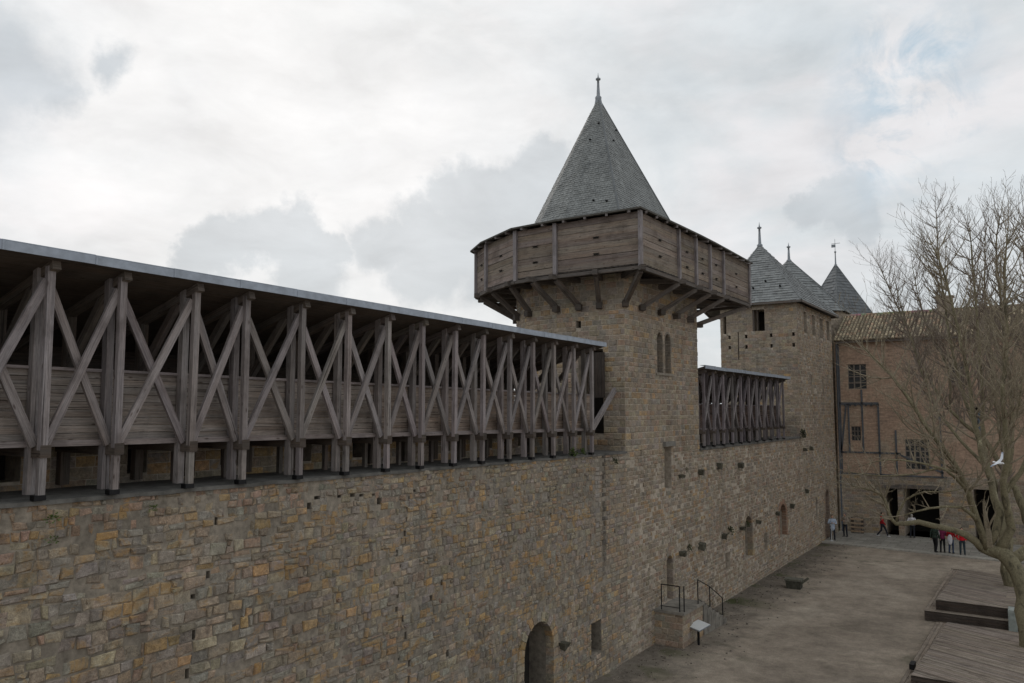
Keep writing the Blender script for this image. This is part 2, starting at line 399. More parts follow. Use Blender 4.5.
def voussoirs(mb, P0, U, Nn, o, w=.28, proud=.035, seed=1, m=1, tone=None):
    rnd = random.Random(seed); u0, u1, z0, z1, ar = o[:5]
    r = (u1 - u0) / 2; zc = z1 - r * ar; mu = (u0 + u1) / 2; n = max(7, int(math.pi * r / .2) | 1)
    W = lambda u, z, d: V((P0.x, P0.y, 0)) + U * u + V((0, 0, z)) + Nn * d
    def wedge(ps):
        col = tone or pal(rnd, .06, 0, .3); base = len(mb.v); e = proud * rnd.uniform(.7, 1.2)
        for d in (-.25, e):
            for (u, z) in ps: mb.v.append(tuple(W(u, z, d)))
        mb.idx(base, [(0, 1, 5, 4), (1, 2, 6, 5), (2, 3, 7, 6), (3, 0, 4, 7), (4, 5, 6, 7)], col, m)
    for i in range(n):
        a0 = math.pi * i / n + .012; a1 = math.pi * (i + 1) / n - .012
        f = lambda a, q: (mu + (r - .012 + q) * math.cos(a), zc + ((r - .012) * ar + q) * math.sin(a))
        wedge([f(a0, 0), f(a0, w), f(a1, w), f(a1, 0)])
    z = z0
    while z < zc - .05:
        h = min(rnd.uniform(.22, .34), zc - z)
        for sgn, e in ((-1, u0), (1, u1)):
            ww = w * rnd.uniform(.8, 1.5)
            a, b = (e - ww, e + .01) if sgn < 0 else (e - .01, e + ww)
            wedge([(a, z + .01), (b, z + .01), (b, z + h - .01), (a, z + h - .01)])
        z += h

XF = -13.5
FP = V((XF, 0, 0)); UY = V((0, 1, 0)); NX = V((1, 0, 0))
# openings on the courtyard face: (y0, y1, z0, z1, arch, depth)
rectn = [(25.04, 25.8, -8.6, -7.5, 0, .9)]
holes = []
rh = random.Random(11)
for y, z in [(12.0, -2.2), (14.2, -2.3), (16.2, -5.0), (12.1, -6.9), (16.9, -6.6),
             (22.9, -7.75), (22.6, -2.6), (24.5, -5.2), (29.3, -1.9), (28.7, -3.2), (30.6, -6.6), (34.0, -1.2), (31.0, -2.2), (36.9, -8.0), (26.9, -4.6), (33.2, -3.9), (36.7, -2.6),
             (47.8, -6.0), (46.5, -6.3), (52.4, -5.9), (55.6, -2.6), (57.2, -2.3), (53.2, -2.4), (60.0, -4.4), (52.8, -7.4), (56.8, -6.4), (39.6, -3.0), (41.0, -7.9)]:
    w = rh.uniform(.08, .17); holes.append((y, y + w, z, z + w * rh.uniform(.9, 1.5), 0, .4))
rc = random.Random(23)
for (ya, za, yb, zb_, n) in [(15.4, -1.9, 14.9, -4.4, 9), (14.9, -4.6, 15.6, -8.6, 12), (12.2, -2.0, 14.6, -2.1, 6), (12.9, -6.6, 15.0, -6.9, 5), (21.8, -1.9, 22.4, -3.6, 5), (17.2, -4.0, 16.5, -5.2, 4), (9.6, -2.2, 9.0, -5.5, 5)]:
    for i in range(n):
        t = (i + rc.random() * .8) / n; y = ya + (yb - ya) * t + rc.uniform(-.18, .18); z = za + (zb_ - za) * t
        w_, h_ = (rc.uniform(.04, .11), rc.uniform(.06, .2)) if abs(yb - ya) < abs(zb_ - za) else (rc.uniform(.1, .28), rc.uniform(.035, .09))
        if not any(o[0] < y + w_ + .03 and y - .03 < o[1] and o[2] < z + h_ + .03 and z - .03 < o[3] for o in holes): holes.append((y, y + w_, z, z + h_, 0, rc.uniform(.12, .3)))
arch_door = (20.67, 22.42, GZ, -6.67, 1, .9)
stair_door = (31.72, 32.42, -8.1, -6.2, 1, .45)
slot = (31.72, 32.5, -3.4, -1.62, 0, 1.1)
lanc = [(31.12, 31.72, 1.55, 3.3, 1, 1.3), (31.98, 32.6, 1.55, 3.3, 1, 1.3)]
arch2 = (42.3, 43.6, -7.98, -5.75, 1, 1.0); arch3 = (49.05, 50.5, -7.75, -5.8, .9, .6)
win4 = (39.2, 39.95, -8.1, -7.2, 0, 1.1); win5 = (45.8, 46.45, -8.05, -7.1, 0, 1.0)
t_open = [(58.25, 58.75, -7.8, -6.2, 0, .3), (61.2, 62.3, GZ, -5.9, 1, .5), (57.95, 58.4, 1.0, 2.45, 0, .5), (61.5, 62.0, 1.0, 2.4, 0, .5),
          (56.5, 57.4, 5.3, 6.8, 0, .5), (58.9, 59.85, 5.3, 6.8, 0, .5), (61.3, 62.3, 5.3, 6.8, 0, .5), (63.5, 64.5, 5.3, 6.8, 0, .5)]

def sty_face(u, z):
    k = noise.noise(V((u * .35, z * .35, 3.1))); oc = .06 + max(0, k) * .75
    if u < 25.4: # old rough wall
        if z > -2.2 and 5.0 < u < 12 and noise.noise(V((u * .6, z, 1.0))) > -.15: return (.07, .26, .06, .022, .02, .06, .62, .2)
        k2 = noise.noise(V((u * .22, z * .3, 7.7)))
        return (.1, .32 + .26 * max(0, k2 + .3), .065 + .05 * max(0, k2), .028, .02, min(.16, oc * .4 + .02), .07, .4)
    if z > -1.5: return (.2, .5, .035, .007, .024, oc * .3 + .06, .14, .25)
    if u < 36: return (.16, .46, .045, .01, .028, oc * .5, .16, .25)
    return (.16, .42, .045, .01, .028, oc * .35, .3, .2)

zlip = lambda y: -1.47 - .008 * (y - 6)
cs_near = courses(3, GZ - .1, -1.56, .09, .24)
cs_far = courses(4, GZ - .1, -1.9, .13, .2)
cs_up = courses(5, -1.9, 7.6, .17, .26)

# --- near curtain wall
near_root = empty('curtain_wall', (XF, 14, GZ), 'long rough stone curtain wall with ochre blocks below the near timber gallery', 'wall')
mb = MB()
ops = [arch_door] + rectn + [h for h in holes if h[1] < 28]
YN = 1.0
backing(mb, FP, UY, NX, YN, 28, GZ - .2, -1.56, ops, .7, 0, 2)
stones(mb, FP, UY, NX, YN, 25.4, cs_near, ops, sty_face, 21)
stones(mb, FP, UY, NX, 25.4, 28, courses(33, GZ - .1, -1.56, .14, .22), ops, sty_face, 22)
voussoirs(mb, FP, UY, NX, arch_door, .3, .05, 5)
def follow_lip(v):     # the wall head drops gently towards the tower
    w = max(0, min(1, (v[2] + 6) / 4.4)); return (v[0], v[1], v[2] + w * (zlip(v[1]) - .045 + 1.56))
mb.v = [follow_lip(v) for v in mb.v]
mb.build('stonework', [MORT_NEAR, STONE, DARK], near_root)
mb = MB(); n = 54                                     # wall-walk ledge, edge a little uneven
for i in range(n):
    y0 = YN + (28 - YN) * i / n; y1 = YN + (28 - YN) * (i + 1) / n
    e0 = -13.44 + noise.noise(V((y0 * 2.1, 0, 0))) * .06; e1 = -13.44 + noise.noise(V((y1 * 2.1, 0, 0))) * .06
    a, b = zlip(y0) + noise.noise(V((y0 * 1.7, 5, 0))) * .03, zlip(y1) + noise.noise(V((y1 * 1.7, 5, 0))) * .03
    mb.face([(e0, y0, a), (e1, y1, b), (-15.6, y1, b + .02), (-15.6, y0, a + .02)])
    mb.face([(e0, y0, a - .07), (e1, y1, b - .07), (e1, y1, b), (e0, y0, a)])
mb.build('coping', LEDGE, near_root)
mb = MB(); mb.face([(-15.7, YN, GZ), (-15.7, 28, GZ), (-15.7, 28, -1.5), (-15.7, YN, -1.5)]); mb.build('rear_face', BACK, near_root)
# parapet behind the gallery, with gaps (crenels)
mb = MB(); rp = random.Random(8); y = YN; gaps = []
while y < 27:
    y += rp.uniform(1.3, 2.0); gaps.append((y, y + rp.uniform(.35, .7), -1.3, -.3, 0, .6)); y = gaps[-1][1]
gaps = [g for g in gaps if g[1] < 27.6]
PB = V((-15.35, 0, 0))
backing(mb, PB, UY, NX, YN, 28, -1.6, .1, gaps, .5, 0, 2)
stones(mb, PB, UY, NX, YN, 28, courses(9, -1.6, .1, .2, .3), gaps, lambda u, z: (.3, .6, .02, .004, .015, .2, .05, .2), 30)
mb.build('parapet_wall', [MORT_FAR, STONE, DARK], near_root)

# --- middle tower
def poly_faces(mb, poly, cs, z0, z1, sty, seed, opens_by_edge, edges_stone, m_back=0, mo=2, m_st=1, m_far=3):
    n = len(poly)
    for i in range(1, n):    # edge 0 is the courtyard face, built apart
        a = V((*poly[i], 0)); b = V((*poly[(i + 1) % n], 0)); U = (b - a); L = U.length; U /= L
        Nn = V((U.y, -U.x, 0))
        if i in edges_stone:
            op = opens_by_edge.get(i, [])
            backing(mb, a, U, Nn, 0, L, z0, z1, op, .8, m_back, mo)
            stones(mb, a, U, Nn, -.01, L + .01, cs, op, sty, seed + i, m_st)
        else: mb.face([(a.x, a.y, z0), (b.x, b.y, z0), (b.x, b.y, z1), (a.x, a.y, z1)], (.3, .26, .2), None, m_far)
# counter-clockwise seen from above so that (U.y, -U.x) points outwards
tw = [(-13.5, 28.0), (-13.5, 35.9), (-14.6, 38.4), (-17, 39), (-19.6, 37.6), (-20.9, 34.5), (-20.7, 31.8), (-19.75, 29.75), (-18.35, 28.4), (-16.6, 28.03)]
tower = empty('stone_tower', (-17, 33, GZ), 'square-fronted stone tower with twin lancet window carrying the projecting timber hoarding', 'tower', 'slate-roofed castle towers')
mb = MB()
ops = [stair_door, slot] + lanc + [h for h in holes if 28 < h[0] < 35.7] + [(29.5 + 1.6 * k + .05, 29.75 + 1.6 * k, 4.62, 4.87, 0, .3) for k in range(0)]
ofs = [(o[0] - 28, o[1] - 28, *o[2:]) for o in ops]
low = lambda u, z: sty_face(u + 28, z)
a = V((-13.5, 28, 0))
backing(mb, a, UY, NX, 0, 7.9, GZ - .2, 7.6, ofs, .8, 0, 2)
stones(mb, a, UY, NX, 0, 7.9, [c for c in cs_far] + cs_up, ofs, low, 41)
voussoirs(mb, FP, UY, NX, stair_door, .2, .03, 7); 
for l in lanc: voussoirs(mb, FP, UY, NX, l, .1, .015, 8, tone=(.2, .18, .15))
side = lambda u, z: (.2, .5, .035, .007, .022, .1, .08, .3)
dside = {9: [(3.1 - 2.1, 3.1 - .95, -1.0, 2.4, 0, 1.2), (.9, 1.15, 3.3, 3.6, 0, .3), (2.0, 2.2, 2.0, 2.2, 0, .3)]}
poly_faces(mb, tw, cs_up, -1.9, 7.6, side, 60, dside, {9, 8, 7, 6})
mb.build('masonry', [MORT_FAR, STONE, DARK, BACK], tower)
mb = MB()   # lancet colonnette with capital and base
mb.tube([(-13.62, 31.85, 1.55), (-13.62, 31.85, 1.68), (-13.62, 31.85, 1.72), (-13.62, 31.85, 2.75), (-13.62, 31.85, 2.8), (-13.62, 31.85, 2.95)], [.13, .13, .075, .07, .08, .14], 10)
mb.build('window_column', m_plain('pale_stone', (.34, .31, .26), .9), tower, True)
mb = MB(); mb.box((-14.0, 30.95, 1.44), (-13.42, 32.75, 1.54)); mb.build('window_sill', m_plain('sill_stone', (.25, .22, .18), .9), tower)
mb = MB(); mb.beam((-13.9, 32.07, -8.1), (-13.9, 32.07, -6.3), .68, .06, (1, 0, 0)); mb.build('door', WOODD, tower)
mb = MB(); mb.beam((-13.6, 31.6, -1.5), (-13.6, 32.66, -1.5), .5, .2, col=(1, 1, 1)); mb.build('lintel', m_plain('lintel_stone', (.2, .19, .17), .9), tower)

def slates(mb, poly, zb, apex, row, wid, seed, tone=(.205, .215, .21), vis=None, flare=0.0):
    rnd = random.Random(seed); n = len(poly); A = V(apex)
    for i in range(n):
        a = V((*poly[i], zb)); b = V((*poly[(i + 1) % n], zb))
        nn = (b - a).cross(A - a).normalized()
        mb.face([a - nn * .03, b - nn * .03, A - nn * .03], tone)
        if vis is not None and i not in vis:
            mb.face([a, b, A], tone); continue
        H = (A - (a + b) / 2).length; nr = int(H / row)
        for r in range(nr):
            t0 = r / nr; t1 = min(1, (r + 1.25) / nr)
            l0, r0 = a.lerp(A, t0), b.lerp(A, t0); l1, r1 = a.lerp(A, t1), b.lerp(A, t1)
            L = (r0 - l0).length; k = max(1, int(L / wid)); off = (r % 2) * .5
            for q in range(-1, k + 1):
                s0 = max(0, (q + off) / k); s1 = min(1, (q + 1 + off) / k)
                if s1 - s0 < .02: continue
                g = .004 / max(L, .1); tk = rnd.uniform(.86, 1.13); c = tuple(x * tk for x in tone)
                lift = rnd.uniform(.012, .03) * (row / .16); dr = rnd.uniform(-.012, .012)
                p = [l0.lerp(r0, s0 + g) , l0.lerp(r0, s1 - g), l1.lerp(r1, s1 - g), l1.lerp(r1, s0 + g)]
                dn = (a - A).normalized() * dr
                mb.face([p[0] + nn * lift + dn, p[1] + nn * lift + dn, p[2] + nn * .002, p[3] + nn * .002], c)
                mb.face([p[0] + dn - nn * .01, p[1] + dn - nn * .01, p[1] + nn * lift + dn, p[0] + nn * lift + dn], tuple(x * .7 for x in c))
def hips(mb, poly, zb, apex, r=.05, idx=None):
    for i, p in enumerate(poly):
        if idx is None or i in idx: mb.tube([(p[0], p[1], zb), apex], [r, r * .8], 6, (.13, .14, .145))
def finial(mb, apex, h, s=1.0, vane=False):
    x, y, z = apex
    prof = [(-.55, .30), (-.25, .2), (0, .15), (.12, .16), (.2, .09), (h * .55, .06), (h * .72, .055), (h * .74, .12), (h * .79, .12), (h * .81, .045), (h * .9, .02), (h, .006)]
    mb.tube([(x, y, z + a * (1 if a > 0 else s)) for a, _ in prof], [b * s for _, b in prof], 10)
    if vane:
        mb.tube([(x, y, z + h * .5), (x, y, z + h + .9)], [.03, .02], 5)
        mb.box((x - .35, y - .02, z + h + .05), (x + .05, y + .02, z + h + .35)); mb.box((x - .35, y - .02, z + h + .42), (x + .5, y + .02, z + h + .46))
AP = (-17.15, 33, 15.05)

rb = [(-13.35, 27.85), (-13.35, 36.1), (-14.4, 38.6), (-17, 39.2), (-19.8, 37.8), (-21.1, 34.5), (-20.9, 31.7), (-19.9, 29.6), (-18.4, 28.25), (-16.6, 27.88)]
rb = [(AP[0] + (x - AP[0]) * .86, AP[1] + (y - AP[1]) * .86) for x, y in rb]
mb = MB(); slates(mb, rb, 7.68, AP, .135, .16, 77, vis={0, 9, 8, 7, 6}); roof = mb.build('roof', SLATE, tower)
mb = MB(); hips(mb, rb, 7.7, AP, .05, {0, 1}); mb.build('hip_ridge', SLATE, tower)
mb = MB(); finial(mb, (AP[0], AP[1], AP[2] - .1), 1.35, 1.0); mb.build('finial', LEAD, tower, True)
for (s, t) in [(.55, .12), (.8, .1), (.25, .62), (.7, .75)]:
    for e, nm in ((9, 0), (0, 0)):
        a = V((*rb[e], 7.95)); b = V((*rb[(e + 1) % 10], 7.95)); A = V(AP); p = a.lerp(b, s).lerp(A, t); nn = (b - a).cross(A - a).normalized()
        mb = MB(); mb.beam(p + nn * .02, p + nn * .1, .09, .05); mb.build('roof_hook', IRON, tower)

# --- timber hoarding round the tower head (a part of the tower it is built on)
hz0, hz1 = 5.42, 7.42
hp = [(-12.2, 26.7), (-12.2, 30.46), (-12.2, 32.4), (-12.2, 34.15), (-12.2, 35.95), (-12.2, 39.9), (-15, 40.6), (-18.5, 40.3), (-21.3, 38.2), (-22.6, 35.0), (-22.6, 31.9), (-22.0, 29.7), (-20.5, 28.45), (-17.96, 27.0), (-15.9, 26.78)]
hoard = empty('timber_hoarding', (-16.5, 33, hz0), 'projecting weathered plank hoarding wrapped around the top of the near tower', 'hoarding')
nh = len(hp)
for i in range(nh):
    a = V((*hp[i], 0)); b = V((*hp[(i + 1) % nh], 0)); U = (b - a); L = U.length; U /= L; Nn = V((U.y, -U.x, 0))
    mb = MB(); k = 8; bh = (hz1 - hz0) / k; u = 0
    for r in range(k):
        z = hz0 + bh * (r + .5) + R.uniform(-.01, .01); t = R.uniform(.72, 1.15)
        p0, p1 = a + V((0, 0, z)) - Nn * (.02 + R.uniform(0, .012)), b + V((0, 0, z)) - Nn * (.02 + R.uniform(0, .012))
        mb.beam(p0, p1, .035, bh - R.uniform(.006, .018), (0, 0, 1), (t, t * R.uniform(.95, 1.0), t * R.uniform(.88, 1.0)))
    mb.build('boarding', HBOARD, hoard)
    if L > 1.2:     # arrow slits: small winged cuts with a raised lip
        for s in (.5,):
            for z in (hz0 + .55, hz0 + 1.2):
                mb = MB()
                c = a + U * L * s + V((0, 0, z)) + Nn * .012
                mb.face([c - U * .16 - V((0, 0, .03)), c + U * .16 - V((0, 0, .03)), c + U * .05 + V((0, 0, .05)), c - U * .05 + V((0, 0, .05))])
                mb.beam(c - U * .13 + V((0, 0, .035)) + Nn * .02, c + U * .13 + V((0, 0, .035)) + Nn * .02, .05, .015)
                mb.build('arrow_slit', DARK, hoard)
    mb = MB(); c0 = a + Nn * .04
    mb.beam(c0 + V((0, 0, hz0 - .12)), c0 + V((0, 0, hz1 + .02)), .17, .13, Nn, (1.05, 1.05, 1.08)); mb.build('post', WOOD, hoard)
ctr = V((-16.8, 33.2, 0))
mb = MB()           # lean-to roof over the hoarding and its eave boards
for i in range(nh):
    a = V((*hp[i], 0)); b = V((*hp[(i + 1) % nh], 0))
    ao = a + (a - ctr).normalized() * .32; bo = b + (b - ctr).normalized() * .32
    ai = ctr + (a - ctr) * .74; bi = ctr + (b - ctr) * .74
    Z = lambda p, z: V((p.x, p.y, z))
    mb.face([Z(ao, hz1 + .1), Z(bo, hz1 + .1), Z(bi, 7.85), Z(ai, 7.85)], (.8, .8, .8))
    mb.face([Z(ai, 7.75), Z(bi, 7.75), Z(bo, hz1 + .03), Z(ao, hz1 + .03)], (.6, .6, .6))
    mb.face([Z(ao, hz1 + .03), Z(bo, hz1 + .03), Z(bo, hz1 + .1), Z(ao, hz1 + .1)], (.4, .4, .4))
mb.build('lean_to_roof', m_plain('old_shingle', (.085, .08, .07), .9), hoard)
for i in range(nh):
    a = V((*hp[i], 0)); b = V((*hp[(i + 1) % nh], 0)); n = max(1, int((b - a).length / .9))
    for k in range(n):
        p = a.lerp(b, (k + .5) / n); d = (p - ctr).normalized()
        mb = MB(); mb.beam(p - d * .3 + V((0, 0, hz1 + .05)), p + d * .3 + V((0, 0, hz1 - .02)), .09, .09); mb.build('rafter_tail', WOOD, hoard)
tc = [V((*p, 0)) for p in tw]
def tower_hit(p, q):
    """where the segment p->q enters the tower plan"""
    best = None
    for i in range(len(tc)):
        a, b = tc[i], tc[(i + 1) % len(tc)]
        d = q - p; e = b - a; den = d.x * e.y - d.y * e.x
        if abs(den) < 1e-9: continue
        w = a - p; t = (w.x * e.y - w.y * e.x) / den; s = (w.x * d.y - w.y * d.x) / den
        if 0 <= t <= 1 and 0 <= s <= 1 and (best is None or t < best): best = t
    return None if best is None else p + (q - p) * best
mb = MB()
for i in range(nh):  # plank floor underneath
    a = V((*hp[i], 0)); b = V((*hp[(i + 1) % nh], 0)); n = max(2, int((b - a).length / .28))
    for k in range(n):
        p = a.lerp(b, (k + .5) / n); q = ctr + (p - ctr) * .6; w = (b - a).length / n - .012; t = R.uniform(.5, .9)
        mb.beam(p + V((0, 0, hz0 - .02)), q + V((0, 0, hz0 - .02)), w, .035, (0, 0, 1), (t, t, t))
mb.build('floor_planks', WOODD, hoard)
def bracket(out, foot, beam_in):
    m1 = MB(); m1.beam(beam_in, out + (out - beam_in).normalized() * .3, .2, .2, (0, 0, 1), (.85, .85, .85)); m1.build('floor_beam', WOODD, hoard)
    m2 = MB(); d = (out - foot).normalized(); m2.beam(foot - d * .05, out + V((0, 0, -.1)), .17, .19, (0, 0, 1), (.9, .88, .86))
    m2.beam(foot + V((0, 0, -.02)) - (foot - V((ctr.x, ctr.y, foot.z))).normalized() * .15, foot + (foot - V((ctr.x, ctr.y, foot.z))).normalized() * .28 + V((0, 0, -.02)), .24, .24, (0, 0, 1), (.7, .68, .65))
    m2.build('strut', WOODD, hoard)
zb = hz0 - .17
for yo, yf in [(30.46, 29.55), (32.4, 31.4), (34.15, 33.0), (35.95, 34.7)]:
    bracket(V((-12.2, yo, zb)), V((-13.47, yf, 4.15)), V((-13.6, yf, zb)))
bracket(V((-12.2, 26.75, zb)), V((-13.47, 28.02, 4.15)), V((-13.6, 28.1, zb)))
bracket(V((-12.3, 39.5, zb)), V((-13.62, 36.2, 4.05)), V((-14.0, 36.5, zb)))
for xo, xf in [(-14.1, -14.6), (-15.9, -15.5), (-17.0, -16.55)]:
    bracket(V((xo, 26.78, zb)), V((xf, 28.0, 4.15)), V((xf, 28.2, zb)))
for (xo, yo) in [(-18.4, 27.3), (-20.0, 28.2), (-21.4, 29.2), (-22.2, 30.6), (-22.5, 32.4)]:
    o = V((xo, yo, 0)); h = tower_hit(o, ctr)
    bracket(V((xo, yo, zb)), V((h.x, h.y, 4.1)) , V((h.x, h.y, zb)))
mb = MB()
for i in range(nh):
    a = V((*hp[i], zb + .02)); b = V((*hp[(i + 1) % nh], zb + .02)); mb.beam(a, b, .16, .14, (0, 0, 1), (.85, .85, .85))
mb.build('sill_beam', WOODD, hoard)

# --- second curtain wall and far tower
w2 = empty('curtain_wall', (XF, 45, GZ), 'far stretch of stone curtain wall between the two towers with arched niches', 'wall')
mb = MB(); ops = [arch2, arch3, win4, win5] + [h for h in holes if 35.9 < h[0] < 54.4]
backing(mb, FP, UY, NX, 35.9, 54.6, GZ - .2, -1.9, ops, .7, 0, 2)
stones(mb, FP, UY, NX, 35.9, 54.6, cs_far, ops, sty_face, 81)
voussoirs(mb, FP, UY, NX, arch2, .2, .03, 3); voussoirs(mb, FP, UY, NX, arch3, .32, .03, 4, tone=(.3, .16, .1))
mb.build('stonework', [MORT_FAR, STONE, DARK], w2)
mb = MB(); mb.box((-15.6, 35.9, -1.95), (-13.42, 54.6, -1.84)); mb.build('coping', LEDGE, w2)
mb = MB(); mb.box((-15.9, 35.9, -1.84), (-15.4, 54.6, -.2)); mb.build('parapet_wall', BACK, w2)
t2p = [(-13.5, 54.6), (-13.5, 65.2), (-18, 65.8), (-19.9, 63.8), (-20.45, 60), (-19.6, 57), (-18.75, 54.62)]
tower2 = empty('stone_tower', (-17, 60, GZ), 'far stone tower with slit openings under a slate roof in the courtyard corner', 'tower', 'slate-roofed castle towers')
mb = MB(); a = V((-13.5, 54.6, 0))
ops = [(o[0] - 54.6, o[1] - 54.6, *o[2:]) for o in t_open + [h for h in holes if h[0] > 54.6]]
backing(mb, a, UY, NX, 0, 10.6, GZ - .2, 7.25, ops, .8, 0, 2)
cs_t2 = [c for c in cs_far] + courses(15, -1.9, 7.25, .17, .25)
stones(mb, a, UY, NX, 0, 10.6, cs_t2, ops, lambda u, z: (.2, .45, .04, .009, .028, .07, .2, .25), 91)
voussoirs(mb, a, UY, NX, ops[1], .25, .03, 14, tone=(.24, .17, .13))
L = 5.25; fx = lambda x: L + (-13.5 - x) * -1   # edge 6 runs from (-18.75) to (-13.5)
fo = lambda x0, x1, z0, z1, d=.8: (x0 + 18.75, x1 + 18.75, z0, z1, 0, d)
front = [fo(-16.5, -15.65, 5.38, 6.9, 1.6), fo(-18.62, -18.36, 5.31, 6.84, .8)] + [fo(x - .09, x + .09, z - .13, z + .13, .4) for x in (-18.16, -16.97, -15.24, -13.75) for z in (5.06, 4.33)] + [fo(-17.56, -17.48, 3.45, 5.4, .3)]
poly_faces(mb, t2p, courses(15, -1.9, 7.25, .17, .25), -1.9, 7.25, lambda u, z: (.25, .5, .025, .004, .014, .04, .08, .25), 100, {6: front}, {6, 5})
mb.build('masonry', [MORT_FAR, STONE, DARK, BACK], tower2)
for y0, y1 in [(56.5, 57.4), (58.9, 59.85), (61.3, 62.3), (63.5, 64.5)]:
    mb = MB(); mb.beam((-13.8, (y0 + y1) / 2, 5.3), (-13.8, (y0 + y1) / 2, 6.8), y1 - y0 - .02, .05, (1, 0, 0), (.25, .24, .23)); mb.build('slot_shade_panel', WOODD, tower2)  # dark panel in each slot, the recess shade put into its colour
mb = MB(); mb.beam((-16.45, 54.75, 5.38), (-16.45, 54.75, 6.9), .1, .1); mb.beam((-16.2, 54.9, 5.38), (-16.2, 54.9, 6.9), .3, .04); mb.build('window_frame', WOODD, tower2)
r2 = [(-13.05, 54.2), (-13.05, 65.8), (-18, 66.4), (-20.5, 64.1), (-21.5, 60), (-20.7, 56.7), (-19.0, 54.2)]
A2 = (-17.4, 60, 12.6)
mb = MB(); slates(mb, r2, 7.32, A2, .3, .34, 88, (.19, .2, .2), {0, 6, 5}); mb.build('roof', SLATE, tower2)
mb = MB(); hips(mb, r2, 7.34, A2, .07, {0, 6}); mb.build('hip_ridge', SLATE, tower2)
mb = MB()
for i in range(7): mb.beam((*r2[i], 7.25), (*r2[(i + 1) % 7], 7.25), .12, .14)
mb.build('eave_board', WOODD, tower2)
mb = MB(); finial(mb, (A2[0], A2[1], A2[2] - .15), 1.9, 1.35); mb.build('finial', LEAD, tower2, True)
for k in range(4):
    p = V((-14.0 - k * 1.2, 54.2, 7.35)).lerp(V(A2), .22 + .1 * (k % 2)); mb = MB(); mb.beam(p, p + V((0, -.14, .1)), .12, .08); mb.build('roof_hook', IRON, tower2)
# two more towers beyond
def far_tower(base, r, zb, apex, ht, label, tone, ov, sides=8, ph=0.0, vane=False, s=1.4):
    t = empty('stone_tower', (base[0], base[1], GZ), label, 'tower', 'slate-roofed castle towers')
    poly = [(base[0] + r * math.cos(ph + 2 * math.pi * i / sides), base[1] + r * math.sin(ph + 2 * math.pi * i / sides)) for i in range(sides)]
    po = [(base[0] + (x - base[0]) * ov, base[1] + (y - base[1]) * ov) for x, y in poly]
    mb = MB()
    for i in range(sides):
        a, b = poly[i], poly[(i + 1) % sides]; mb.face([(*a, GZ), (*b, GZ), (*b, zb), (*a, zb)])
    mb.build('masonry', BACK, t)
    mb = MB(); slates(mb, po, zb, apex, .35, .4, int(r * 10), tone); mb.build('roof', SLATE, t)
    mb = MB(); hips(mb, po, zb + .02, apex, .06); mb.build('hip_ridge', SLATE, t)
    mb = MB(); finial(mb, (apex[0], apex[1], apex[2] - .2), ht, s, vane); mb.build('finial', LEAD, t, True)
far_tower((-18.31, 72), 5.1, 8.2, (-18.31, 72, 13.45), 1.75, 'tower just behind the far tower, only its slate roof and slim lead finial showing', (.19, .2, .2), 1.06, 8, math.pi / 8)
far_tower((-16.95, 85), 3.9, 8.4, (-16.95, 85, 14.9), 1.9, 'farthest pointed slate tower roof topped by a weather vane', (.13, .14, .148), 1.04, 4, math.radians(-78), True, .9)

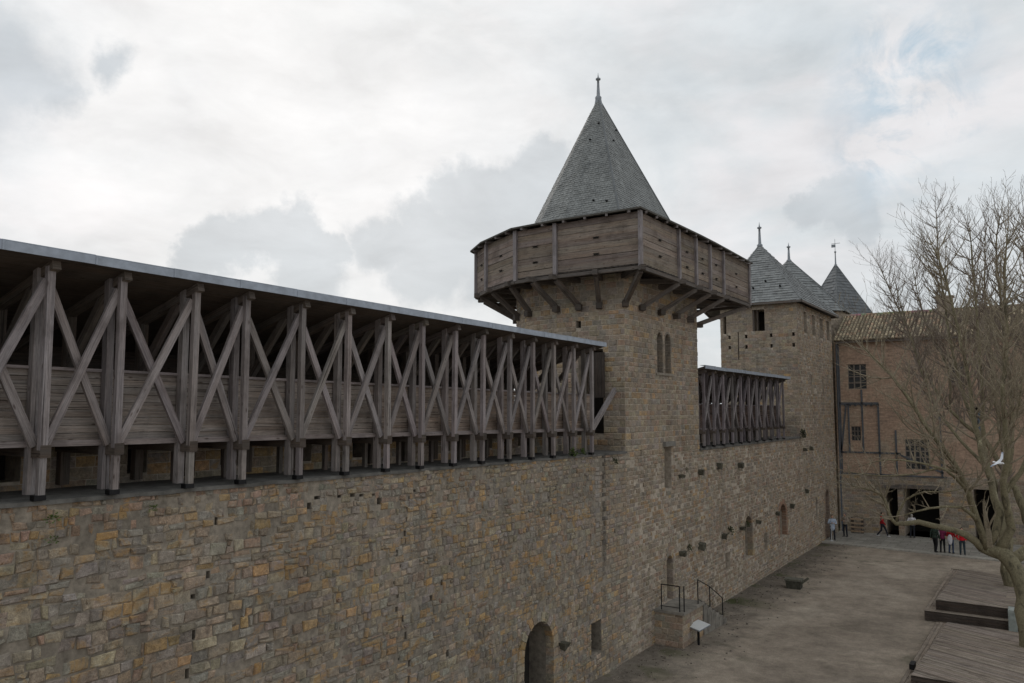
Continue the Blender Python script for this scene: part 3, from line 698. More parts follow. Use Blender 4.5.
# ------------------------------------------------------------------ galleries
def gallery(root, ys, zf, z_shear, y0, y1, H=3.87, seedt=1, xo=0.0, full=True, WOOD=WOOD, BOARD=BOARD):
    """zf: foot height at ys[0]; parts hang on root"""
    rg = random.Random(seedt)
    Z = lambda y, h: zf + h + z_shear * (y - ys[0])
    fr, br, bl = 0, .52, .84          # fractions of interest above foot
    x = XF + xo
    tone = lambda: (lambda k: (k, k * rg.uniform(.95, 1.0), k * rg.uniform(.92, 1.0)))(rg.uniform(.72, 1.22))
    k = H / 3.87
    for i, y in enumerate(ys):
        m = MB(); m.beam((x + .09, y, Z(y, .78 * k)), (x + .09 + rg.uniform(-.01, .01), y + rg.uniform(-.02, .02), Z(y, 3.78 * k)), .12, .11, (1, 0, 0), tone()); 
        m.beam((x + .07, y + .01, Z(y, .06)), (x + .07, y + .01, Z(y, .74 * k)), .11, .11, (1, 0, 0), tone()); m.build('front_post', WOOD, root)
        m = MB(); m.beam((x - .22, y - .03, Z(y, .06)), (x - .22, y - .03 + rg.uniform(-.025, .025), Z(y, 3.9 * k)), .13, .15, (1, 0, 0), tone()); m.build('post', WOOD, root)
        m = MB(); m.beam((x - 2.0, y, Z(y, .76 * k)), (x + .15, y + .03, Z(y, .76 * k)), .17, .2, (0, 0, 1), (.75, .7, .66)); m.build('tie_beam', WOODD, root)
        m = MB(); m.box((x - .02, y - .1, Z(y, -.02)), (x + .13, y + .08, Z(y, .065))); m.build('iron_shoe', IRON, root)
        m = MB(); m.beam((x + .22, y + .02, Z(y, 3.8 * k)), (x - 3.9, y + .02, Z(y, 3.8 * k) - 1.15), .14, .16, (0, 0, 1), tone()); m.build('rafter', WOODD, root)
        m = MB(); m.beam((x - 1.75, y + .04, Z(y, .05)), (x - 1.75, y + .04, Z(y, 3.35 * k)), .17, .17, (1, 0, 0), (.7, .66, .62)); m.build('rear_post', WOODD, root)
        m = MB()
        p = [(x - .3, y + .02, Z(y, 2.25 * k)), (x - .75, y + .02, Z(y, 3.05 * k)), (x - 1.3, y + .02, Z(y, 3.4 * k))]
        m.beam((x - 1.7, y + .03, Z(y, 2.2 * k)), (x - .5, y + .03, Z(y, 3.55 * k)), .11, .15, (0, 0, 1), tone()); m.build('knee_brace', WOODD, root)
        if full and i % 1 == 0:
            m = MB(); m.beam((x - 1.1, y + .45, Z(y, 0.02)), (x - 1.1, y + .45, Z(y, .8 * k)), .1, .1, (1, 0, 0), tone()); m.build('prop', WOODD, root)
    for a, b in zip(ys, ys[1:]):
        m = MB(); m.beam((x + .02, a + .06, Z(a, .84 * k)), (x + .02, b - .03, Z(b, 3.55 * k)), .13 + rg.uniform(0, .02), .07, (1, 0, 0), tone()); m.build('cross_brace', WOOD, root)
        m = MB(); m.beam((x - .065, b - .06, Z(b, .84 * k)), (x - .065, a + .03, Z(a, 3.55 * k)), .13 + rg.uniform(0, .02), .07, (1, 0, 0), tone()); m.build('cross_brace', WOOD, root)
    n = 9; bh = 1.22 * k / n
    m = MB(); ye = [y0] + ys[2::3] + [y1]
    for a, b in zip(ye, ye[1:]):
        if b - a < .2: continue
        for r in range(n):
            w = max(0, min(1, (a - 8) / 10)); t = rg.uniform(.72, 1.12)
            col = (t * (1 + .12 * w), t, t * (1 - .1 * w))
            m.beam((x - .35 + rg.uniform(-.01, .01), a + .003, Z(a, .9 * k + bh * (r + .5))), (x - .35 + rg.uniform(-.01, .01), b - .003, Z(b, .9 * k + bh * (r + .5))), .035, bh - rg.uniform(.003, .012), (0, 0, 1), col)
    m.build('parapet_boards', BOARD, root)
    m = MB(); m.beam((x - .3, y0, Z(y0, .87 * k)), (x - .3, y1, Z(y1, .87 * k)), .2, .1, (0, 0, 1), (.95, .9, .88)); m.build('floor_edge_beam', WOOD, root)
    m = MB(); m.beam((x - .32, y0, Z(y0, 2.13 * k)), (x - .32, y1, Z(y1, 2.13 * k)), .1, .05, (0, 0, 1), (1.05, 1, 1)); m.build('handrail', WOOD, root)
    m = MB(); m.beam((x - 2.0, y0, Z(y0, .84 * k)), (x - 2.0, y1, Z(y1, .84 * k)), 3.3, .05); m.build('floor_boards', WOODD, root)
    # outer boarding with a thin open joint at eye height
    m = MB(); xb = x - 3.75
    hs = [(.8, 1.4), (1.4, 2.27), (2.31, 2.6), (2.6, 2.95)]
    for a, b in hs:
        for q in range(int((b - a) / .19)):
            z0 = a + q * (b - a) / int((b - a) / .19); z1 = a + (q + 1) * (b - a) / int((b - a) / .19) 
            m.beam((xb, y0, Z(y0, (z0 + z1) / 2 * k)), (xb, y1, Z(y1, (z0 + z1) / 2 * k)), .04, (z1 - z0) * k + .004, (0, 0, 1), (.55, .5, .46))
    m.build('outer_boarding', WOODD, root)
    # roof sloping down and outwards, lead-covered verge on the courtyard side
    m = MB()
    s = 1.15 / 4.12
    for off, c in ((.1, .8), (.16, 1)):
        pass
    e = x + .32; w_ = x - 4.1
    zt = lambda y, xx, o: Z(y, 3.9 * k + o) - (e - xx) * s
    m.face([(e, y0, zt(y0, e, 0)), (w_, y0, zt(y0, w_, 0)), (w_, y1, zt(y1, w_, 0)), (e, y1, zt(y1, e, 0))], (.6, .56, .52), [(0, 0), (0, 4), (y1 - y0, 4), (y1 - y0, 0)])
    m.face([(e, y0, zt(y0, e, .1)), (e, y1, zt(y1, e, .1)), (w_, y1, zt(y1, w_, .1)), (w_, y0, zt(y0, w_, .1))], (.7, .7, .7))
    m.face([(e, y0, zt(y0, e, 0)), (e, y0, zt(y0, e, .1)), (w_, y0, zt(y0, w_, .1)), (w_, y0, zt(y0, w_, 0))], (.6, .6, .6))
    m.build('roof', WOODD, root)
    m = MB(); n = int((y1 - y0) / 1.4)
    for i in range(n):
        a = y0 + (y1 - y0) * i / n; b = y0 + (y1 - y0) * (i + 1) / n; o = rg.uniform(-.006, .006)
        m.beam((e + .03, a + .004, zt(a, e, .055) + o), (e + .03, b, zt(b, e, .055) + o + rg.uniform(-.005, .005)), .025, .145)
        m.beam((e - .1, a + .004, zt(a, e, .14) + o), (e - .1, b, zt(b, e, .14) + o), .26, .015)
        m.beam((e + .045, a + .0, zt(a, e, .055)), (e + .055, a + .03, zt(a, e, .055)), .012, .15)
    m.build('roof_flashing', ZINC, root)
ys1 = [3.75, 5.05, 6.36, 7.58, 9.03, 10.21, 11.68, 13.06, 14.43, 15.72, 17.1, 18.42, 19.8, 21.1, 22.4, 23.77, 25.07]
g1 = empty('covered_gallery', (-15, 15, zlip(15)), 'long weathered timber gallery with crossed braces on top of the near wall', 'gallery', 'covered timber galleries on the walls')
gallery(g1, ys1, -1.42, -.0088, 2.6, 25.75)
mb = MB(); mb.beam((-13.5, 25.2, -.75), (-13.9, 27.9, .75), .12, .2, (0, 0, 1)); mb.build('end_strut', WOOD, g1)
mb = MB(); 
for k in range(5): mb.beam((-14.35 - k * .14, 27.8, .45), (-14.35 - k * .14, 27.8, 2.25), .13, .04, (0, 1, 0), (.4, .38, .36))
mb.build('end_door', WOODD, g1)
ys2 = [36.35 + 1.4 * i for i in range(11)]
g2 = empty('covered_gallery', (-15, 44, -1.85), 'smaller dark timber gallery with crossed braces between the two towers', 'gallery', 'covered timber galleries on the walls')
gallery(g2, ys2, -1.82, -.002, 35.95, 51.2, 3.72, 2, WOOD=WOODP, BOARD=WOODQ)

# ------------------------------------------------------------------ corbels with moss, on their walls
def corbel(y, z, root, s=1.0):
    mb = MB(); mb.beam((-13.6, y, z), (-13.22 - .06 * R.random(), y, z - .03), .24 * s * R.uniform(.7, 1.3), .2 * s * R.uniform(.7, 1.4), (0, 0, 1), (.1, .088, .07), 0, .05)
    mb.build('corbel', m_corb, root)
m_corb = m_plain('mossy_stone', (.085, .08, .06), .95, 0, .4, 9)
for y, z, r in [(33.3, -6.3, tower), (35.6, -6.3, tower), (38.8, -6.25, w2), (41.6, -6.25, w2), (44.5, -6.24, w2), (48.3, -6.2, w2), (51.6, -6.1, w2),
                (33.4, -2.95, tower), (35.76, -2.95, tower), (38.3, -2.8, w2), (41.6, -2.95, w2), (55.3, -2.7, tower2), (57.0, -2.7, tower2), (22.9, -7.7, near_root), (55.5, -5.5, tower2)]:
    corbel(y, z, r, 1.05)

# ------------------------------------------------------------------ plants rooted in the walls
def tuft(x, y, z, r, n, label, green=(.07, .1, .03), group='weeds rooted in the stonework'):
    mb = MB()
    for i in range(n):
        a = R.uniform(0, 6.28); e = R.uniform(-.5, 1.2); rr = r * R.uniform(.3, 1)
        d = V((abs(math.cos(a)) * math.cos(e) * .8, math.sin(a) * math.cos(e), math.sin(e) * .9))
        p = d * rr; s = r * R.uniform(.25, .45); t = d.cross(V((R.uniform(-1, 1), R.uniform(-1, 1), 1))).normalized()
        k = R.uniform(.9, 1.9); c = tuple(g * k for g in green)
        q = p + d * s * 1.4
        mb.face([p - t * s * .3, p + d * s * .6 - t * s * .5, q, p + d * s * .6 + t * s * .5], c)
        if i % 3 == 0: mb.face([V((0, 0, 0)), V((.006, .006, 0)), p], c)
    o = mb.build('weed_tuft', LEAF); o.location = (x, y, z); tag(o, label, 'plant', group)
tuft(-13.4, 6.55, -1.78, .11, 45, 'bright green weed on the near wall under the leftmost full post, upper of two')
tuft(-13.4, 6.58, -2.12, .09, 35, 'small bright green weed just below the leftmost tuft on the near wall')
tuft(-13.4, 8.3, -1.8, .09, 35, 'round dark green weed in the brick band under the second gallery post')
tuft(-13.42, 23.6, -1.52, .2, 70, 'low grass tuft on the wall ledge near the gallery end', (.06, .085, .025))
tuft(-13.42, 24.3, -1.53, .16, 60, 'grass cushion on the ledge at the foot of the last gallery post', (.06, .085, .025))
tuft(-13.38, 26.7, -1.95, .17, 60, 'dark leafy weed hanging just left of the near tower corner', (.045, .055, .028))
tuft(-13.2, 33.4, -2.72, .14, 40, 'dry weed on the corbel beside the rectangular tower window', (.06, .06, .035))
tuft(-13.15, 41.6, -6.05, .2, 55, 'weed growing on the corbel left of the taller arched niche', (.055, .062, .03))
tuft(-13.15, 33.35, -6.1, .2, 55, 'weed hanging from the corbel right of the small arched door', (.055, .06, .032))
tuft(-13.15, 38.8, -6.05, .25, 70, 'largest weed, on the corbel above the stair railing', (.055, .06, .03))
tuft(-13.38, 54.3, -1.72, .35, 90, 'scrubby growth on the wall top where it meets the far tower', (.05, .05, .03))

# ------------------------------------------------------------------ ground
def sheet(name, pts, m, z, kind='structure'):
    mb = MB(); mb.face([(x, y, z) for x, y in pts]); o = mb.build(name, m); tag(o, kind=kind); return o
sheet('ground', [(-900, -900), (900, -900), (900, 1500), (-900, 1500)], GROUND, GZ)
# paving slab along the palace front: a real low step
mb = MB(); z = GZ + .06
mb.face([(-13.5, 59.8, z), (14, 57.0, z), (14, 66, z), (-13.5, 66, z)]); mb.face([(-13.5, 59.8, GZ), (14, 57.0, GZ), (14, 57.0, z), (-13.5, 59.8, z)])
o = mb.build('pavement', PAVE); tag(o, kind='structure')
mb = MB(); yy = lambda x: 59.8 - (x + 13.5) * .1018
x = -13.5
while x < 13.5:
    L = R.uniform(.9, 1.5); t = R.uniform(.85, 1.15)
    mb.beam((x + .006, yy(x) + .1, GZ + .04), (x + L - .006, yy(x + L) + .1, GZ + .04), .62, .09, (0, 0, 1), (.36 * t, .34 * t, .3 * t)); x += L
o = mb.build('kerb', m_attr('kerb_stone', .9)); tag(o, kind='structure')
# loose pebbles near the foot of the wall: ground litter
mb = MB()
for i in range(700):
    x = -13.4 + abs(R.gauss(0, 1.2)); y = R.uniform(24, 60); s = R.uniform(.02, .06); t = R.uniform(.5, 1.3)
    mb.beam((x, y, GZ + s * .3), (x + s * 1.3, y + s * .4, GZ + s * .4), s, s * .8, (0, 0, 1), (.2 * t, .17 * t, .14 * t), 0, s * .2)
o = mb.build('gravel_litter', LEAF); tag(o, kind='stuff')

# ------------------------------------------------------------------ palace front at the end of the court
pal_root = empty('palace_building', (0, 66, GZ), 'brown half-timbered palace range with tiled roof closing the courtyard behind the trees', 'building')
FY = V((-13.5, 66, 0)); UX = V((1, 0, 0)); NY = V((0, -1, 0))
fw = lambda x0, x1, z0, z1, a=0, d=.5: (x0 + 13.5, x1 + 13.5, z0, z1, a, d)
doors = [fw(-10.2, -9.35, GZ, -5.95, 0, 3), fw(-8.95, -6.6, GZ, -5.85, 0, 3.5), fw(-4.4, -3.1, GZ, -5.75, 0, 3), fw(2, 4, GZ, -5.9, 0, 3)]
wins = [fw(-12.55, -11.2, 1.55, 3.5), fw(-12.45, -11.75, -2.45, -1.35), fw(-8.7, -7.05, -4.5, -2.25), fw(-4.1, -3.5, -1.9, .2, 1), fw(-5.6, -4.6, 1.9, 3.4), fw(-.6, .6, -4.4, -2.4), fw(2.5, 3.7, -4.4, -2.4), fw(-.8, .5, 1.4, 3.3)]
mb = MB()
backing(mb, FY, UX, NY, 0, 27.5, GZ - .2, -4.95, doors, 3, 0, 2)
stones(mb, FY, UX, NY, 0, 21, courses(19, GZ, -4.95, .18, .28), doors, lambda u, z: (.25, .55, .03, .006, .015, .05, .05, .35), 120)
backing(mb, FY, UX, NY, 0, 27.5, -4.95, 5.4, wins, .35, 3, 2)
mb.build('wall', [MORT_FAR, STONE, DARK, PLASTER], pal_root)
TB = m_wood('painted_beams', .8, (.15, .16, .175), .1)
def fbeam(x0, z0, x1, z1, w=.14, name='timber_beam', d=.08): 
    m = MB(); m.beam((x0, 65.97, z0), (x1, 65.97, z1), d, w, (0, 0, 1)) if abs(x1 - x0) > abs(z1 - z0) else m.beam((x0, 65.97, z0), (x1, 65.97, z1), w, d, (0, 1, 0)); m.build(name, TB, pal_root)
for b in [(-13.3, .42, -10.4, .42, .2), (-13.3, -3.35, -9.0, -3.35), (-13.4, -5.0, -6, -5.0), (-12.6, -3.3, -12.6, .4), (-11.6, -3.3, -11.6, .4), (-10.45, -5, -10.45, .4), (-9.3, -5, -9.3, -1.6), (-13.2, -3.2, -12.75, .35),
          (-9.3, -3.35, -6.2, -4.7), (-6.3, -5, -6.3, -.5), (-13.2, -5, -13.2, 5.2), (-11.6, .42, -11.6, 1.5)]: fbeam(*b[:4], b[4] if len(b) > 4 else .13)
for k in range(8):
    m = MB(); x = -13.2 + k * .38; m.beam((x, 65.85, .3), (x, 66, .3), .14, .14, (0, 0, 1)); m.build('beam_end', TB, pal_root)
def window(x0, x1, z0, z1, nx, nz, tone=WOODD):
    f = MB(); y = 66.1
    for p, q in (((x0, z0), (x1, z0)), ((x0, z1), (x1, z1))): f.beam((p[0], y, p[1]), (q[0], y, q[1]), .1, .1)
    for i in range(nx + 1): xx = x0 + (x1 - x0) * i / nx; f.beam((xx, y, z0), (xx, y, z1), .09, .07, (0, 1, 0))
    for j in range(1, nz): zz = z0 + (z1 - z0) * j / nz; f.beam((x0, y, zz), (x1, y, zz), .06, .08)
    o = f.build('window', tone, pal_root)
    g = MB(); g.face([(x0, y + .06, z0), (x1, y + .06, z0), (x1, y + .06, z1), (x0, y + .06, z1)]); g.build('pane', GLASS, o)
GLASS = m_plain('dark_glass', (.045, .05, .055), .2, 0, .3, 2, .6)
FRAME = m_plain('old_frame_paint', (.22, .19, .16), .8)
window(-12.55, -11.2, 1.55, 3.5, 3, 4, FRAME); window(-12.45, -11.75, -2.45, -1.35, 3, 3, WOODD); window(-8.7, -7.05, -4.5, -2.25, 5, 5, FRAME); window(-5.6, -4.6, 1.9, 3.4, 2, 3, FRAME)
window(-.6, .6, -4.4, -2.4, 3, 4, FRAME); window(2.5, 3.7, -4.4, -2.4, 3, 4, FRAME); window(-.8, .5, 1.4, 3.3, 3, 4, FRAME); window(-4.08, -3.52, -1.85, -.2, 2, 3, m_plain('blue_grey_paint', (.12, .15, .18), .7))
mb = MB(); mb.beam((-9.2, 65.9, -5.78), (-6.4, 65.9, -5.78), .3, .26); mb.build('lintel', WOODD, pal_root)
mb = MB(); mb.beam((-10.35, 65.9, -5.86), (-9.2, 65.9, -5.86), .3, .22); mb.build('lintel', WOODD, pal_root)
# canal-tile roof, every tile row a half round
mb = MB(); x = -13.35; rt = random.Random(5)
ez, ey, rz_, ry = 5.35, 65.5, 7.75, 70.2
slope = V((0, ry - ey, rz_ - ez)); SL = slope.length; sd = slope / SL; sn = V((0, -sd.z, sd.y))
while x < 13.5:
    r = .105; nrow = 11
    for k in range(nrow):
        a = k / nrow; b = (k + 1.1) / nrow; c = (.30, .245, .165); t = rt.uniform(.55, 1.3); g = rt.random()
        col = tuple(q * t for q in ((.22, .19, .13) if g < .3 else ((.33, .23, .155) if g < .5 else c)))
        P = [V((x, ey, ez)) + slope * a + sn * rt.uniform(0, .02), V((x, ey, ez)) + slope * b + sn * 0]
        base = len(mb.v); n = 5
        for q, (p, rr) in enumerate(((P[0], r), (P[1], r * .82))):
            for j in range(n + 1):
                an = math.pi * j / n; mb.v.append(tuple(p + V((math.cos(an) * rr, 0, 0)) + sn * math.sin(an) * rr))
        mb.idx(base, [(j + 1, j, n + 1 + j, n + 2 + j) for j in range(n)] + [tuple(range(n + 1))], col)
    x += .26
mb.face([(-13.4, ey, ez - .02), (14, ey, ez - .02), (14, ry, rz_ - .02), (-13.4, ry, rz_ - .02)], (.13, .1, .075))
mb.face([(-13.4, 74.9, ez), (14, 74.9, ez), (14, ry, rz_), (-13.4, ry, rz_)], (.25, .2, .15))
mb.face([(-13.4, ey, ez - .03), (-13.4, ry, rz_ - .03), (-13.4, 74.9, ez - .03)], (.15, .13, .1))
x = -13.4
while x < 13.5: mb.tube([(x, ry, rz_ + .04), (x + .46, ry, rz_ + .04)], [.14, .12], 8, tuple(q * rt.uniform(.7, 1.2) for q in (.3, .24, .17))); x += .42
mb.build('roof', TILE, pal_root)
mb = MB(); mb.face([(-13.5, 66, 5.3), (-13.5, 75, 5.3), (-13.5, 75, GZ), (-13.5, 66, GZ)]); mb.build('side_wall', BACK, pal_root)
mb = MB(); mb.beam((-13.3, 65.62, 5.24), (14, 65.62, 5.24), .1, .16); mb.build('eave_board', WOODD, pal_root)
mb = MB(); mb.box((-6.5, 69.6, 7.2), (-5.4, 70.5, 8.75)); mb.box((-6.6, 69.5, 8.75), (-5.3, 70.6, 8.86)); mb.build('chimney', BACK, pal_root)
mb = MB(); mb.tube([(-13.3, 65.75, 5.1), (-13.3, 65.75, GZ)], [.06, .06], 8); mb.build('downpipe', m_plain('pipe_paint', (.09, .1, .115), .5, .3), pal_root)

# ------------------------------------------------------------------ stair block with railing, sign, stone block
st = empty('stone_stair', (-12.9, 32, GZ), 'stone stair block with landing below the small arched door', 'stairs')
def blockwork(P0, U, Nn, L, z0, z1, root, seed):
    mb = MB(); cs = courses(seed, z0, z1, .16, .26)
    backing(mb, V(P0), V(U), V(Nn), 0, L, z0, z1, [], .5, 0, 0); stones(mb, V(P0), V(U), V(Nn), 0, L, cs, [], lambda u, z: (.25, .6, .03, .006, .015, .08, .3, .2), seed); return mb
mb = blockwork((-13.5, 30.45, 0), (1, 0, 0), (0, -1, 0), 1.22, GZ, -8.2, st, 5)
m2 = blockwork((-12.28, 30.45, 0), (0, 1, 0), (1, 0, 0), 2.2, GZ, -8.2, st, 6)
for q in (m2,):
    b = len(mb.v); mb.v += q.v; mb.f += [tuple(b + i for i in f) for f in q.f]; mb.c += q.c; mb.uv += q.uv; mb.m += q.m
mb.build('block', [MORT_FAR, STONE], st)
SLAB = m_mortar('slab_stone', (.24, .22, .19), 3)
mb = MB(); mb.box((-13.5, 30.38, -8.2), (-12.2, 32.75, -8.1)); mb.build('landing', SLAB, st)
for i in range(7):
    zt = -8.1 - (i + 1) * .2; y0 = 32.75 + i * .42
    mb = MB(); mb.box((-13.5, y0 - .03, GZ), (-12.25 + .02 * i, y0 + .42, zt)); 
    if zt > GZ + .05: mb.build('step', SLAB, st)
rail = empty('iron_railing', (-12.3, 31, -8.1), 'black iron handrails around the stair landing and down its steps', 'railing')
def rod(ps, r=.022, nm='rail'):
    m = MB(); m.tube(ps, [r] * len(ps), 7); m.build(nm, IRON, rail)
for p in [(-13.2, 30.5), (-12.42, 30.5), (-12.28, 30.62)]: rod([(*p, -8.12), (*p, -7.1)], .024, 'baluster')
rod([(-13.2, 30.5, -7.1), (-12.42, 30.5, -7.1)]); rod([(-13.2, 30.5, -7.95), (-12.42, 30.5, -7.95)], .014)
for (y, z0, z1) in [(32.2, -8.12, -7.12), (33.6, -8.7, -7.65), (35.2, -9.45, -8.45)]: rod([(-12.3, y, z0), (-12.3, y, z1)], .024, 'baluster')
rod([(-12.3, 32.2, -7.12), (-12.3, 33.6, -7.65), (-12.3, 35.2, -8.45)]); rod([(-12.3, 32.2, -7.9), (-12.3, 35.2, -9.2)], .014)
sg = empty('information_panel', (-11.95, 31.3, GZ), 'tilted white information panel on a short post before the stair block', 'sign')
mb = MB(); mb.box((-12.0, 31.25, GZ), (-11.92, 31.33, -8.8)); mb.build('post', IRON, sg)
def quad_slab(c, ux, uy, w, h, t, m, nm, par):
    ux = V(ux).normalized(); uy = V(uy).normalized(); b = MB(); b.beam(V(c) - ux * w / 2, V(c) + ux * w / 2, h, t, ux.cross(uy)); return b.build(nm, m, par)
quad_slab((-11.95, 31.3, -8.72), (.75, -.5, 0), (.45, .7, .3), .78, .56, .035, m_plain('white_panel', (.72, .74, .74), .45, 0, .06, 2), 'panel', sg)
quad_slab((-11.95, 31.3, -8.742), (.75, -.5, 0), (.45, .7, .3), .83, .61, .03, LEAD, 'panel_frame', sg)
bl = empty('stone_trough', (-11.4, 43.9, GZ), 'low dark stone block with a propped slab lying alone on the gravel', 'stone block')
mb = MB(); mb.beam((-11.78, 43.9, GZ + .2), (-11.05, 43.95, GZ + .2), .65, .4, (0, 0, 1), (1, 1, 1), 0, .03); mb.build('block', m_plain('dark_stone', (.06, .058, .045), .9, 0, .4, 7), bl)
mb = MB(); mb.beam((-11.85, 43.9, GZ + .44), (-11.0, 43.95, GZ + .45), .72, .08, (0, 0, 1), (1, 1, 1), 0, .015); mb.build('slab', m_plain('worn_stone', (.13, .125, .1), .9, 0, .3, 7), bl)
mb = MB(); mb.beam((-11.02, 43.8, GZ + .3), (-10.72, 44.1, GZ + .55), .12, .08, (0, 0, 1)); mb.build('prop', m_corb, bl)
# pale plank pile by the palace wall
pk = empty('plank_stack', (-12.2, 65.2, GZ), 'small stack of pale planks against the palace wall beside the visitor in beige', 'planks')
for k in range(4):
    mb = MB(); mb.beam((-12.6, 65.35, GZ + .2 + .3 * k), (-11.7, 65.35, GZ + .2 + .3 * k), .3, .1, (0, 0, 1), (1.6, 1.3, .9)); mb.build('plank', WOOD, pk)
mb = MB()
for x in (-12.5, -11.8): mb.beam((x, 65.45, GZ + .05), (x, 65.45, GZ + 1.25), .08, .2)
mb.build('bearer', WOODD, pk)

# ------------------------------------------------------------------ decks
def clip(poly, n, d):
    out = []
    for i in range(len(poly)):
        p, q = poly[i], poly[(i + 1) % len(poly)]; a = p[0] * n[0] + p[1] * n[1] - d; b = q[0] * n[0] + q[1] * n[1] - d
        if a >= 0: out.append(p)
        if a * b < 0: t = a / (a - b); out.append((p[0] + (q[0] - p[0]) * t, p[1] + (q[1] - p[1]) * t))
    return out
def plank_panel(mb, quad, zf, ang, w=.15, seed=1):
    rr = random.Random(seed); n = (-math.sin(ang), math.cos(ang)); d = (math.cos(ang), math.sin(ang))
    ds = [p[0] * n[0] + p[1] * n[1] for p in quad]; s = min(ds)
    while s < max(ds):
        pl = clip(quad, n, s + .004); pl = clip(pl, (-n[0], -n[1]), -(s + w - .006)) if len(pl) > 2 else []
        if len(pl) > 2:
            t = rr.uniform(.72, 1.2); c = (t, t * rr.uniform(.95, 1), t * rr.uniform(.9, 1)); o1, o2 = rr.random() * 30, rr.random() * 30; dz = rr.uniform(-.006, .006)
            mb.face([(x, y, zf(x, y) + dz) for x, y in pl], c, [(o1 + x * d[0] + y * d[1], o2 + x * n[0] + y * n[1]) for x, y in pl])
        s += w
def deck(label, x0, x1, ya, yb, za, zb, step, sx, angs, seed):
    """rises from (far) ya,za to (near) yb,zb; near side drops in two risers"""
    t = empty('wooden_deck', (x0, yb, GZ), label, 'deck', 'stepped timber decks around the plane trees')
    zf = lambda x, y: zb + (za - zb) * (y - yb) / (ya - yb)
    mb = MB(); n = len(angs)
    for i, a in enumerate(angs):
        q0 = x0 + (x1 - x0) * i / n; q1 = x0 + (x1 - x0) * (i + 1) / n
        plank_panel(mb, [(q0, yb), (q1, yb), (q1, ya), (q0, ya)], zf, a, .15, seed + i)
    mb.build('planking', DECK, t)
    mb = MB(); zm = (zb + GZ) / 2
    for j, (xa, yy_, zt, zl) in enumerate(((x0, yb, zb, zm), (x0 - sx, yb - step, zm, GZ))):
        k = 3; h = (zt - .03 - zl) / k
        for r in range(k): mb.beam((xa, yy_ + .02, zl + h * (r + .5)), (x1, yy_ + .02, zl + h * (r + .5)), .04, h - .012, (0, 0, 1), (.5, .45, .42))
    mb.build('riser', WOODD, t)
    mb = MB()
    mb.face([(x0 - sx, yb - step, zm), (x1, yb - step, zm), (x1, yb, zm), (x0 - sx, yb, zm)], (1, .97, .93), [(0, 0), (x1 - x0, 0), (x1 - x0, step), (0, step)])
    for k in range(3):
        a = x0 - sx + sx * k / 3 + .006; b = x0 - sx + sx * (k + 1) / 3 - .006; c = R.uniform(.9, 1.2)
        mb.face([(a, yb, zm), (b, yb, zm), (b, ya, za - .04), (a, ya, za - .04)], (c, c * .97, c * .93), [(0, k), (0, k + .15), (ya - yb, k + .15), (ya - yb, k)])
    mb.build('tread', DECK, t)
    mb = MB()
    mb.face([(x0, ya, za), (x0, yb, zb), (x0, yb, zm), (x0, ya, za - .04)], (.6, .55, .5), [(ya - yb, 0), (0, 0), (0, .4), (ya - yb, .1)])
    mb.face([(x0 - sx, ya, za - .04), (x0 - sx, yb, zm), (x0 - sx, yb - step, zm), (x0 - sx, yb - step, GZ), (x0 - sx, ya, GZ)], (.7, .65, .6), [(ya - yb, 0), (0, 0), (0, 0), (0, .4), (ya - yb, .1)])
    mb.face([(x0 - sx, ya, GZ), (x1, ya, GZ), (x1, ya, za), (x0 - sx, ya, za)], (.6, .55, .5))
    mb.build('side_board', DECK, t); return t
d1 = deck('far stepped wooden deck with dark risers around the slimmer tree', -4.42, 6.0, 53.0, 41.0, -9.25, -8.62, .45, .42, (math.radians(-38), math.radians(32), math.radians(-38), math.radians(32)), 3)
d2 = deck('near wooden deck at the lower right corner below the large plane tree', -3.95, 6.0, 40.45, 29.1, -9.42, -8.62, .45, .42, (math.radians(-33), math.radians(36), math.radians(-34)), 9)
mb = MB(); mb.box((-1.62, 40.3, GZ), (-1.3, 41.1, -8.55)); mb.build('end_panel', m_plain('pale_panel', (.3, .33, .31), .4), d1)
mb = MB(); mb.box((-4.25, 31.0, -9.0), (-4.1, 31.5, -8.82)); mb.build('floor_lamp_box', IRON, d2)

# ------------------------------------------------------------------ plane trees
def limb_pts(ctrl, seg=.5):
    """smooth a control polyline (Catmull-Rom) with per-point radius"""
    P = [V(c[:3]) for c in ctrl]; r = [c[3] for c in ctrl]; out = []; rad = []
    for i in range(len(P) - 1):
        p0, p1, p2, p3 = P[max(i - 1, 0)], P[i], P[i + 1], P[min(i + 2, len(P) - 1)]
        n = max(2, int((p2 - p1).length / seg))
        for k in range(n):
            t = k / n; q = .5 * ((2 * p1) + (p2 - p0) * t + (2 * p0 - 5 * p1 + 4 * p2 - p3) * t * t + (3 * p1 - p0 - 3 * p2 + p3) * t ** 3)
            w = r[i] + (r[i + 1] - r[i]) * t; q = q + V((noise.noise(q * 1.3), noise.noise(q * 1.3 + V((9, 0, 0))), noise.noise(q * 1.3 + V((0, 9, 0))))) * min(.18, w * .9)
            out.append(q); rad.append(w * (1 + .12 * noise.noise(q * 2.2)))
    out.append(P[-1]); rad.append(r[-1]); return out, rad
